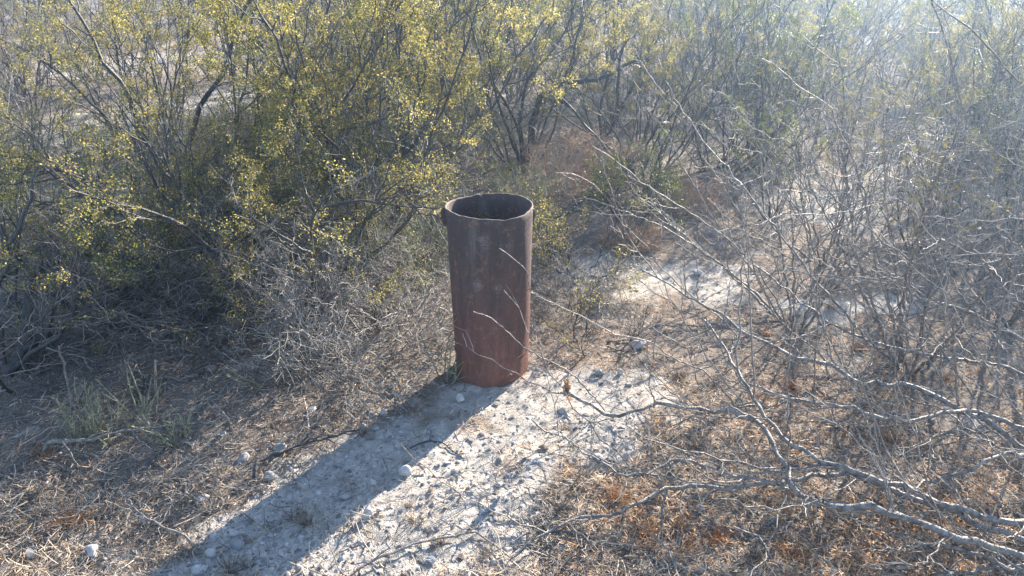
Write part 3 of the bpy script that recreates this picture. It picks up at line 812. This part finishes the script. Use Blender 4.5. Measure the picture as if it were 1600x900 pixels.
make_bare(at(530, 540), 'tangle of thin grey twigs sprawling left of the one touching the pipe', seed=32, n=12, height=.58, spread=(30, 85), lean=(-.1, .1), nb=8, nt=8, r0=.005, up=0., zig=.25, wig=.2)
make_bare(at(420, 500), 'dead grey twig heap in deep shade under the left bushes', seed=33, n=12, height=.62, spread=(40, 85), nb=7, nt=7, r0=.005, up=0., zig=.25, wig=.2)
make_bare(at(240, 545), 'low heap of dead twigs in the deep shade behind the green stemmed plants', seed=41, n=10, height=.38, spread=(45, 88), nb=7, nt=7, r0=.005, up=0., zig=.25, wig=.2, mat='twig_dark')
make_bare(at(90, 500), 'dark dead twigs under the sprawling limbs at the left edge', seed=42, n=10, height=.45, spread=(40, 85), nb=7, nt=6, r0=.005, up=0., zig=.25, wig=.2, mat='twig_dark', bark='bark_dark')
make_bare(at(340, 455), 'grey dead twigs lying under the low yellow sprays', seed=43, n=12, height=.5, spread=(40, 85), nb=7, nt=7, r0=.005, up=0., zig=.25, wig=.2)
make_bare(at(560, 450), 'matted grey dead twigs between the leaning stems and the pipe', seed=44, n=13, height=.45, spread=(30, 85), nb=8, nt=8, r0=.004, up=0., zig=.25, wig=.2)
make_bare(at(880, 470), 'thin grey twigs matted low on the ground right of the pipe', seed=45, n=12, height=.3, spread=(40, 88), nb=7, nt=7, r0=.003, up=0., zig=.25, wig=.2)
make_bare(at(655, 415), 'grey twiggy shrub right behind the left rim of the pipe', seed=34, n=12, height=.5, spread=(10, 70), nb=7, nt=7, r0=.004, up=.03, mat='twig_green', wig=.15)
make_bare(at(480, 400), 'waist high green grey broom like twigs behind the low yellow sprays', seed=35, n=14, height=.75, spread=(5, 40), nb=6, nt=6, r0=.004, up=.12, mat='twig_green', wig=.1, zig=.1)
make_bare(at(640, 345), 'upright grey green broom shrub left of the pipe among the dark stems', seed=36, n=16, height=.7, spread=(4, 35), nb=6, nt=6, r0=.004, up=.14, mat='twig_green', wig=.08, zig=.08)
make_bare(at(812, 372), 'pale green upright stems growing directly behind the right rim of the pipe', seed=37, n=16, height=.42, spread=(4, 32), nb=5, nt=5, r0=.003, up=.15, mat='twig_green', bark='bark_pale', wig=.08, zig=.08)
make_bare(at(1010, 292), 'dark bluish leafless bush arching over the reddish litter beyond the pipe', seed=38, n=10, height=1.3, spread=(10, 65), lean=(.15, 0), mat='twig_dark', bark='bark_dark', nb=7, nt=6, r0=.010, up=.03)
make_bare(at(1140, 262), 'grey leafless bush leaning right under the haze', seed=39, n=9, height=1.4, spread=(8, 55), lean=(.3, 0), mat='twig_dark', bark='bark_dark', nb=7, nt=5, r0=.008, up=.05)
for k, (px, py, hh, lb) in enumerate([(700, 235, 1.3, 'grey leafless bush half hidden by the creosote behind the pipe'), (960, 190, 1.6, 'tall bluish leafless bush at the top centre behind the crooked limb'),
                                      (1290, 400, .9, 'low leafless shrub in front of the pale clearing on the right'), (1520, 420, 1.0, 'thick leafless shrub at the right edge below the hazy green bush'),
                                      (60, 245, 1.2, 'leafless shrub in the upper left corner before the pale ground')]):
    make_bare(at(px, py), lb, seed=140 + k, n=9, height=hh, spread=(8, 60), mat='twig_grey' if k > 1 else 'twig_dark', bark='bark_grey' if k > 1 else 'bark_dark', nb=7, nt=6, r0=.007, fine=k > 1)
# undergrowth: two shared low forms and two shared tall forms, copied between the bushes
und = [make_bare(np.zeros(3), 't', seed=240, n=12, height=.5, spread=(20, 85), nb=7, nt=6, r0=.004, up=.0, zig=.22, wig=.18, fine=False, name='twiggy_shrub'),
       make_bare(np.zeros(3), 't', seed=241, n=14, height=.6, spread=(5, 55), nb=6, nt=6, r0=.004, up=.08, mat='twig_green', wig=.12, fine=False, name='twiggy_shrub')]
tall = [make_bare(np.zeros(3), 't', seed=242, n=9, height=1.25, spread=(8, 55), nb=7, nt=5, r0=.007, up=.05, zig=.2, wig=.09, fine=False),
        make_bare(np.zeros(3), 't', seed=243, n=8, height=1.45, spread=(6, 50), lean=(.2, 0), nb=7, nt=5, r0=.008, up=.05, zig=.2, wig=.08, fine=False, mat='twig_dark')]
rng = np.random.default_rng(31); ust = [0, 0, 0, 0]; done = []
def drop(k, lst, x, y, s, lb, gp):
    j = k + (0 if lst is und else 2); r = lst[k] if not ust[j] else copy_tree(lst[k]); ust[j] = 1
    place(r, x, y, rng.random() * 6.28, s, lb, gp)
def inside(px, py, boxes): return any(a <= px <= c and b <= py <= d for a, b, c, d in boxes)
NOGO = [(820, 225, 1260, 700), (1200, 190, 1500, 350), (1250, 330, 1700, 480), (90, 90, 450, 215), (690, 300, 860, 700), (840, 230, 980, 300)]
t_ = 0
while len(done) < 48 and t_ < 4000:
    t_ += 1; px, py = rng.random() * 1700 - 50, 110 + 350 * rng.random() ** .8
    if inside(px, py, NOGO): continue
    x, y = P(px, py)[:2]
    if any(math.hypot(x - a, y - b_) < .38 + .03 * y for a, b_ in done): continue
    done.append((x, y))
    drop(int(rng.integers(0, 2)), und, x, y, .75 + .6 * rng.random(), 'low grey twiggy shrub filling a gap between the larger bushes', 'low twiggy shrubs between the bushes')
for k, (px, py, s, lb) in enumerate([(1080, 210, .95, 'leafless grey shrub in haze left of the low green bush'), (1260, 250, .85, 'leafless grey shrub on the left border of the pale clearing'),
                                     (1470, 330, .9, 'leafless grey shrub on the right border of the pale clearing'), (1590, 380, .95, 'leafless grey shrub cut by the right edge at mid height'),
                                     (1540, 140, 1.1, 'leafless hazy shrub near the top right corner'), (1180, 120, 1.2, 'leafless hazy shrub above the leaning grey one'), 
                                     (1390, 150, 1.1, 'leafless hazy shrub behind the whitish rock'), (760, 180, 1.0, 'leafless shrub in the crown of the olive bush behind the pipe'), (520, 200, 1.0, 'leafless shrub behind the tall dark forked stems'), (20, 160, 1.0, 'leafless shrub at the upper left edge')]):
    x, y = P(px, py)[:2]; drop(k % 2, tall, x, y, s, lb, 'leafless shrubs standing behind')

# reddish dry shrubs
for k, (px, py, hh, lb) in enumerate([(880, 312, .46, 'rounded reddish tan dry bush behind the pipe'), (955, 296, .34, 'reddish dry bush to the right of the larger rounded one'),
                                      (1060, 325, .3, 'low tan dry bush on the litter beyond the seedlings'), (985, 385, .16, 'ankle high tan dry tuft beside the sunny soil')]):
    make_bare(at(px, py), lb, seed=50 + k, n=14, height=hh, spread=(5, 70), mat='twig_tan', bark='twig_tan', nb=7, nt=7, r0=.0034, up=.05, name='dry_bush', fine=False, group='reddish dry bushes')

# ------------------------------------------------------------------ mesquite
def mesquite(loc, label, limbs, shoots, seed, nsh=7, group=None, shoot_len=(.3, 1.05), clump=None, up=.07):
    """limbs: (world points from base to tip, r0, r1)"""
    global rng
    rng = np.random.default_rng(seed); base = np.array(loc, float)
    root = thing('mesquite_shrub', tuple(base), label, 'shrub', group)
    allT, spurs = [], []
    def addlimb(name, pts, r0, r1, mat, n, nkids, klen, t0=.15):
        NL = 40
        r0 *= .68; r1 *= .8
        q = resample(np.array(pts) - base, NL, .0)
        q[1:-1] += np.cumsum(rng.normal(size=(NL - 2, 3)) * .002, 0) * 0 + rng.normal(size=(NL - 2, 3)) * min(.005, r0 * .5)
        rr = (np.linspace(r0, r1, NL) * (1 + .34 * (rng.random(NL) - .5)))[None]
        b_ = ground_clip((q[None], rr), base, r0 * .6)
        lo = link(name, tube_mesh(name, [b_], M[mat], 8 if r0 > .008 else 5), root)
        if nkids:
            k, _ = spawn(b_, nkids, t0, .98, (25, 80), klen, 12, .0031, .0010, .055, up * .8, .17, 0, .3)
            ground_clip(k, base)
            for j in range(len(k[0])):
                link('shoot', tube_mesh('shoot', [(k[0][j:j + 1], k[1][j:j + 1])], M['bark_grey' if rng.random() < .6 else 'bark_pale'], 4), lo)
            allT.append(k)
        allT.append(b_)
        s_, _ = spawn(b_, 26, .05, 1., (45, 100), (.008, .024), 4, .0052 if r0 > .006 else .0026, .0022 if r0 > .006 else .0008, .1)
        spurs.append(s_)
    for (pts, r0, r1, mat, nk) in limbs: addlimb('limb', pts, r0, r1, mat, 26, int(nk * 2.1), shoot_len)
    for q_, (pts, r0, r1) in enumerate(shoots): addlimb('shoot', pts, r0, r1, 'bark_pale', 18, 0 if q_ < 2 else 3, (.12, .35), .3)
    tw, sp2 = [], []
    for b_ in allT:
        n_ = 4 if len(b_[0]) > 1 or b_[1].max() > .0048 else 0
        if not n_: continue
        t, _ = spawn(b_, n_, .2, 1., (25, 75), (.06, .26), 5, .0013, .0007, .12, .03, .2)
        ground_clip(t, base); tw.append(t)
        s_, _ = spawn(b_, 9, .05, 1., (50, 100), (.006, .016), 2, .0018, .0005, .1); sp2.append(s_)
    link('twigs', tube_mesh('twigs', tw, M['twig_grey'], 4), root, 'stuff')
    link('spurs', tube_mesh('spurs', spurs + sp2, M['twig_dark'], 3), root, 'stuff')
    return root
def L(pts):      # (px, py, height) list
    return [P(a, b_, h) for a, b_, h in pts]
limbs = [
    (L([(1760, 905, .02), (1600, 866, .08), (1500, 845, .12), (1440, 820, .14), (1350, 790, .15), (1300, 790, .14), (1265, 785, .14), (1235, 752, .16), (1210, 692, .20), (1180, 657, .22), (1135, 640, .22), (1100, 642, .22), (1060, 640, .21), (1022, 630, .21), (995, 645, .19), (962, 650, .18), (925, 632, .20), (888, 612, .22)]), .0165, .0065, 'bark_grey', 7),
    (L([(1780, 860, .03), (1600, 820, .10), (1545, 812, .10), (1490, 792, .12), (1445, 777, .14), (1390, 752, .16), (1330, 735, .17), (1265, 712, .18), (1230, 690, .20), (1190, 640, .24), (1160, 590, .28), (1130, 540, .33), (1100, 500, .38)]), .017, .005, 'bark_grey', 8),
    (L([(1620, 850, .03), (1480, 800, .06), (1380, 760, .07), (1330, 735, .08), (1260, 745, .08), (1210, 760, .07), (1160, 762, .06), (1080, 758, .06), (1040, 765, .06), (1000, 782, .05), (968, 800, .05), (955, 806, .05), (915, 806, .04), (880, 815, .04), (845, 838, .03), (800, 872, .02)]), .015, .0045, 'bark_grey', 5),
    (L([(1700, 760, .05), (1600, 700, .10), (1540, 655, .16), (1500, 640, .18), (1440, 605, .22), (1400, 600, .22), (1345, 598, .22), (1300, 570, .25), (1245, 560, .25), (1200, 538, .27), (1150, 512, .28), (1100, 478, .32), (1060, 455, .35), (1000, 420, .42)]), .017, .004, 'bark_grey', 8),
    (L([(1700, 700, .10), (1600, 672, .20), (1530, 640, .22), (1480, 645, .24), (1420, 658, .23), (1370, 652, .22), (1320, 635, .22), (1290, 630, .22), (1250, 626, .21), (1215, 615, .22), (1170, 600, .25)]), .013, .005, 'bark_pale', 6),
    (L([(1420, 810, .10), (1340, 790, .12), (1260, 775, .13), (1220, 760, .14), (1180, 746, .15), (1140, 740, .15), (1100, 728, .15), (1072, 715, .16), (1050, 718, .15), (1025, 733, .14), (1012, 742, .13), (965, 738, .13), (940, 722, .14), (900, 698, .15), (888, 682, .16), (850, 675, .17), (830, 655, .2)]), .009, .003, 'bark_pale', 4),
    (L([(1800, 700, .05), (1650, 720, .1), (1570, 710, .2), (1520, 730, .18), (1480, 745, .12), (1420, 768, .12), (1385, 790, .1), (1330, 800, .08)]), .014, .004, 'bark_grey', 6),
    (L([(1800, 620, .1), (1650, 560, .2), (1580, 520, .25), (1500, 480, .3), (1450, 470, .3), (1400, 430, .35), (1350, 400, .4)]), .015, .004, 'bark_grey', 8),
    (L([(1780, 980, .02), (1600, 895, .05), (1480, 850, .06), (1420, 852, .05), (1360, 862, .05)]), .010, .003, 'bark_grey', 4),
    (L([(1640, 600, .05), (1560, 570, .12), (1480, 560, .15), (1400, 545, .2), (1320, 520, .25), (1250, 470, .3), (1200, 430, .36), (1160, 400, .4)]), .011, .003, 'bark_grey', 7),
]
shoots = [
    (tr([(945, 642), (930, 622), (900, 590), (875, 572), (850, 560), (820, 545), (790, 515), (765, 495), (740, 487)], 2.32, 2.12), .0042, .002),
    (tr([(1180, 690), (1160, 650), (1130, 610), (1100, 580), (1050, 560), (1020, 535), (960, 522), (900, 490), (860, 473), (830, 460), (822, 420), (800, 402), (780, 388)], 2.4, 2.25), .005, .0018),
    (tr([(1240, 560), (1220, 480), (1180, 415), (1145, 380), (1110, 353), (1075, 330), (1040, 308), (1010, 290), (975, 260), (950, 243), (925, 228)], 2.95, 2.8), .006, .002),
    (tr([(1180, 560), (1130, 500), (1065, 450), (1030, 415), (1010, 385), (985, 360), (965, 330), (950, 310), (925, 285), (900, 272), (868, 270)], 2.9, 2.6), .005, .002),
    (tr([(1400, 600), (1400, 520), (1370, 420), (1360, 350), (1350, 300), (1330, 240), (1310, 200), (1298, 165), (1250, 137), (1220, 110), (1190, 92)], 2.6, 2.4), .007, .002),
    (tr([(1600, 640), (1620, 400), (1612, 250), (1600, 140), (1550, 80), (1500, 30), (1452, -4)], 2.2, 2.1), .007, .0025),
    (tr([(1420, 590), (1480, 450), (1500, 350), (1505, 260), (1510, 190), (1490, 110), (1475, 50), (1452, -10)], 2.6, 2.5), .007, .0025),
    (tr([(1330, 600), (1270, 480), (1262, 380), (1250, 300), (1255, 210), (1240, 150), (1260, 80)], 2.7, 2.7), .005, .002),
    (tr([(1300, 640), (1290, 560), (1215, 500), (1180, 430), (1160, 340), (1130, 290), (1095, 240)], 2.6, 2.6), .006, .002),
    (tr([(1520, 620), (1440, 500), (1410, 420), (1380, 330), (1385, 260), (1420, 180), (1440, 120)], 2.4, 2.4), .006, .002),
    (tr([(1560, 640), (1560, 500), (1600, 400), (1560, 300), (1540, 180), (1570, 90), (1610, 30)], 2.1, 2.2), .006, .002),
    (tr([(1120, 640), (1090, 600), (1075, 545), (1030, 520), (990, 488), (950, 470), (935, 430)], 2.5, 2.6), .004, .0015),
    (tr([(1300, 790), (1310, 700), (1300, 640), (1330, 560), (1340, 480), (1320, 420), (1300, 380)], 2.1, 2.3), .006, .002),
    (tr([(1500, 690), (1495, 600), (1490, 520), (1470, 440), (1480, 360), (1440, 280)], 2.1, 2.1), .006, .002),
    (tr([(1304, 788), (1330, 820), (1365, 840), (1385, 880), (1392, 905)], 1.93, 1.72), .005, .0025),
    (tr([(1480, 740), (1500, 760), (1530, 810), (1545, 850), (1555, 905)], 1.95, 1.7), .006, .003),
]
ms = mesquite(P(1800, 820, 0), 'big leafless mesquite on the right with pale zigzag limbs reaching low towards the pipe', limbs, shoots, 91)
# dried clump hanging from the tip of the long pale limb
c0 = P(886, 600, .23) - np.array(ms.location)
C = c0 + rng.normal(size=(140, 3)) * np.array([.004, .004, .014]) - np.array([0, 0, .02])
link('dried_clump', leaves_mesh('dried_clump', C, .018, M['flake'], .3), ms)

# second mesquite: upright thicket behind
def fan(px, py, n, seed, hgt, tilt, lean):
    r_ = np.random.default_rng(seed); b_ = at(px, py); out = []
    for k in range(n):
        az = r_.random() * 6.28; t = R(tilt[0] + (tilt[1] - tilt[0]) * r_.random())
        d = np.array([math.cos(az) * math.sin(t) + lean[0], math.sin(az) * math.sin(t) + lean[1], math.cos(t)]); p = b_ + np.array([math.cos(az), math.sin(az), 0]) * .05
        kink = norm(np.cross(d, r_.normal(size=3))) * .10
        pts = [p.copy()]; Ln = hgt * (.7 + .5 * r_.random())
        for i in range(9):
            d = norm(d + r_.normal(size=3) * .07 + (k % 2 - .5) * 0 + np.array([0, 0, .03]) + (1 if i % 2 else -1) * kink); p = p + d * Ln / 9; pts.append(p.copy())
        out.append((pts, .0085 * (.7 + .6 * r_.random()), .002, 'bark_grey', 4))
    return b_, out
for k, (px, py, n, h_, tl, ln, lb) in enumerate([
        (1420, 570, 11, 1.35, (10, 55), (-.15, 0), 'upright leafless mesquite thicket rising behind the big one on the right'),
        (1240, 505, 8, 1.1, (15, 60), (-.2, 0), 'leafless mesquite with thin shoots standing on sunny litter right of the pipe'),
        (1560, 500, 9, 1.5, (10, 50), (0, 0), 'tall leafless mesquite at the right edge lost in haze')]):
    b_, lm = fan(px, py, n, 300 + k, h_, tl, ln)
    mesquite(b_, lb, lm, [], 95 + k, shoot_len=(.25, .7), up=.05)

# ------------------------------------------------------------------ green stemmed plants lower left
def stem_plant(px, py, label, seed, n=9, height=.25, spread=(5, 35), r0=.0032, sub=5, lean=(0, 0)):
    global rng
    rng = np.random.default_rng(seed); base = at(px, py)
    root = thing('pencil_cactus', tuple(base), label, 'plant', 'green stemmed plants in the shaded litter')
    az = rng.random(n) * 6.28; ti = R(1) * (spread[0] + (spread[1] - spread[0]) * rng.random(n))
    D = np.stack([np.cos(az) * np.sin(ti) + lean[0], np.sin(az) * np.sin(ti) + lean[1], np.cos(ti)], 1)
    S = np.stack([np.cos(az) * .05 * rng.random(n), np.sin(az) * .05 * rng.random(n), np.full(n, -.02)], 1)
    sp = walk(S, D, height * (.6 + .6 * rng.random(n)), 8, .07, .05)
    sr_ = (r0 * (.8 + .4 * rng.random(n)))[:, None] * np.linspace(1, .6, 8)[None]
    for k in range(n): link('stem', tube_mesh('stem', [(sp[k:k + 1], sr_[k:k + 1])], M['pale_green'], 6), root)
    t, _ = spawn((sp, sr_), sub, .15, 1., (25, 60), (.03, .09), 4, .0022, .0014, .1, .1)
    s, _ = spawn((sp, sr_), 22, .05, 1., (60, 100), (.008, .02), 2, .0006, .0004)
    link('side_stems', tube_mesh('side_stems', [t, s], M['pale_green'], 4), root, 'stuff')
stem_plant(130, 668, 'clump of thin pale green jointed stems standing in the shade at the left', 71, 20, .21, (3, 24), .0018, 8)
stem_plant(165, 672, 'spreading grey green stems right of the taller pale green clump', 72, 15, .17, (20, 65), .0019, 9)
stem_plant(218, 640, 'few upright jointed green stems behind the spreading grey green ones', 73, 6, .22, (5, 35), .0026, 5)
stem_plant(280, 672, 'small spiky grey green plant on litter left of the fallen branch', 74, 10, .14, (10, 60), .0026, 7)
stem_plant(430, 585, 'arching grey green stem in bluish shade between the left bushes and the pipe', 75, 5, .32, (20, 60), .0032, 5, (-.3, 0))
stem_plant(700, 590, 'light grey jointed stems curling against the lower left side of the pipe', 76, 7, .22, (5, 45), .0028, 6, (.15, -.05))
stem_plant(690, 520, 'pale spiny stems reaching across the pipe at half height', 77, 3, .34, (15, 45), .0030, 6, (.45, -.3))

# ------------------------------------------------------------------ fallen wood
def fallen(pts, r0, r1, label, seed, kids=4, klen=(.06, .16), mat='bark_dark'):
    global rng
    rng = np.random.default_rng(seed)
    w = [P(*q) for q in pts]; base = w[0].copy(); base[2] = G(base)
    root = thing('fallen_branch', tuple(base), label, 'branch', 'dead branches lying on the ground')
    for q in w: q[2] += float(gz(q[0], q[1])) * .0
    q = resample(np.array(w) - base, 16, r0 * .4)[None]; rr = np.linspace(r0, r1, 16)[None]
    b_ = ground_clip((q, rr), base, r0 * .8)
    b_[0][:, 0, 2] = float(gz(base[0], base[1])) - base[2] + r0 * .8
    link('stem', tube_mesh('stem', [b_], M[mat], 7), root)
    if kids:
        k, _ = spawn(b_, kids, .1, .95, (25, 60), klen, 6, r0 * .5, r1 * .6, .15, -.02, .2); ground_clip(k, base, .003)
        for j in range(kids): link('side_branch', tube_mesh('side_branch', [(k[0][j:j + 1], k[1][j:j + 1])], M[mat], 4), root)
fallen([(395, 742, .01), (400, 722, .02), (432, 708, .02), (480, 692, .02), (540, 676, .02), (562, 672, .01)], .0085, .003, 'dark weathered branch lying in the litter behind an egg shaped pebble', 81, 6)
fallen([(540, 902, .01), (575, 880, .012), (600, 868, .012), (640, 852, .012), (660, 845, .012), (706, 838, .012), (744, 832, .012), (765, 845, .012), (798, 872, .01)], .0042, .0025, 'thin pale zigzag twig lying across the sunlit soil at the bottom', 82, 3, (.04, .1), 'bark_pale')
fallen([(585, 765, .005), (602, 752, .02), (606, 735, .02), (598, 715, .01)], .004, .002, 'hooked thin twig at the edge of the pipe shadow', 83, 1, (.03, .06), 'bark_pale')
fallen([(640, 700, .005), (672, 688, .01), (692, 692, .01), (722, 716, .005)], .0035, .002, 'short thin dark twig crossing the shadow edge below the pipe', 84, 3, (.03, .08))
fallen([(60, 690, .01), (140, 688, .02), (200, 672, .03), (290, 662, .01)], .008, .003, 'long grey stick under the green stemmed plants at the left', 85, 5, (.08, .2), 'bark_grey')
fallen([(300, 840, .005), (250, 822, .015), (215, 800, .02), (200, 780, .01)], .004, .002, 'star of thin dead twigs in straw at the lower left', 86, 7, (.08, .18), 'bark_grey')
fallen([(545, 625, .005), (580, 628, .01), (620, 640, .01), (640, 655, .01)], .0035, .002, 'pale twig in the blue shade below the grey tangle', 87, 3, (.05, .1), 'bark_grey')
fallen([(1060, 900, .01), (1045, 860, .02), (1020, 835, .03), (985, 815, .01)], .0045, .002, 'forked pale twig in the orange litter at the bottom right of the soil', 88, 4, (.06, .14), 'bark_pale')
fallen([(1450, 905, .01), (1540, 888, .02), (1620, 880, .02)], .007, .004, 'thick grey stick at the lower right corner', 89, 3, (.06, .14), 'bark_grey')
fallen([(820, 365, .02), (870, 340, .12), (905, 318, .16), (930, 298, .2)], .014, .005, 'dark bare branch propped up behind the right rim of the pipe', 90, 4, (.15, .35))
for k, (a, b_, lb) in enumerate([((112, 628), (92, 540), 'weathered grey dead stick standing upright beside the pale green clump'), ((240, 640), (242, 562), 'dark broken dead stick standing right of the green stemmed plants')]):
    rng = np.random.default_rng(400 + k); p = at(*a); q = PY(b_[0], b_[1], p[1] + .02)
    root = thing('dead_stick', tuple(p), lb, 'stick')
    w = resample([np.array([0, 0, -.02]), q - p], 9, .003)[None]; rr = np.linspace(.006, .0035, 9)[None]
    link('stem', tube_mesh('stem', [(w, rr)], M['bark_grey'], 6), root)
    s_, _ = spawn((w, rr), 4, .3, 1., (30, 60), (.03, .09), 4, .002, .001); link('side_twigs', tube_mesh('side_twigs', [s_], M['bark_grey'], 4), root)

# dry tufts
def tuft_mesh(seed, n=60, h=.06, mat='litter'):
    global rng
    rng = np.random.default_rng(seed); az = rng.random(n) * 6.28; t = rng.random(n) * 1.1
    D = np.stack([np.cos(az) * np.sin(t), np.sin(az) * np.sin(t), np.cos(t)], 1); S = np.stack([np.cos(az) * .02 * rng.random(n), np.sin(az) * .02 * rng.random(n), np.full(n, -.004)], 1)
    sp = walk(S, D, h * (.5 + .8 * rng.random(n)), 5, .2, -.08)
    return tube_mesh('tuft', [(sp, np.repeat(np.linspace(.0009, .0004, 5)[None], n, 0))], M[mat], 3)
tp = [tuft_mesh(500 + k, 70, .06 + .02 * (k % 3), 'litter' if k % 2 else 'orange') for k in range(6)]
tsp = [(458, 800), (385, 870), (360, 880), (480, 812), (300, 760), (565, 672), (640, 790), (650, 815), (760, 870), (690, 850), (1080, 850), (1120, 840), (1180, 870), (1240, 870), (1010, 830),
       (980, 860), (1330, 880), (1060, 820), (1300, 830), (1420, 830), (60, 690), (70, 700), (110, 800), (150, 790), (1120, 600), (1180, 620), (1240, 600), (1060, 590), (960, 780), (900, 760), (1090, 700), (880, 800),
       (1200, 520), (1280, 520), (1340, 540), (1480, 590), (1500, 600), (1300, 480), (1390, 690), (1440, 700)]
rng = np.random.default_rng(9)
for k, (px, py) in enumerate(tsp):
    org = (px > 950 and k % 3) or px < 115
    p = at(px, py); o = link('dry_tuft', tp[(k % 3) * 2 + (0 if org else 1)]); o.location = p; s = .45 + .5 * rng.random(); o.scale = (s, s, s * .8); o.rotation_euler = (0, 0, rng.random() * 6.28)
    tag(o, 'small orange brown tuft of dry leaves in the litter' if org else 'small straw coloured tuft of dry grass on the soil', 'tuft', 'orange dry tufts' if org else 'straw coloured dry tufts')

# ------------------------------------------------------------------ haze volume, added to imitate lens veiling glare towards the sun
hv = np.array([[x, y, z] for x in (-760, 760) for y in (-760, 760) for z in (-1.4, 3.2)], float)
hf = [[0, 1, 3, 2], [4, 6, 7, 5], [0, 4, 5, 1], [2, 3, 7, 6], [0, 2, 6, 4], [1, 5, 7, 3]]
hm, n_, l_ = new_mat('haze')
pv = n_.new('ShaderNodeVolumePrincipled'); pv.inputs['Color'].default_value = (.50, .71, 1.0, 1); pv.inputs['Density'].default_value = .0088
pv.inputs['Anisotropy'].default_value = .8
oo = n_.new('ShaderNodeOutputMaterial'); l_.new(pv.outputs[0], oo.inputs['Volume'])
hme = bpy.data.meshes.new('haze'); hme.from_pydata(hv.tolist(), [], hf); hme.materials.append(hm)
link('haze', hme, kind='stuff')
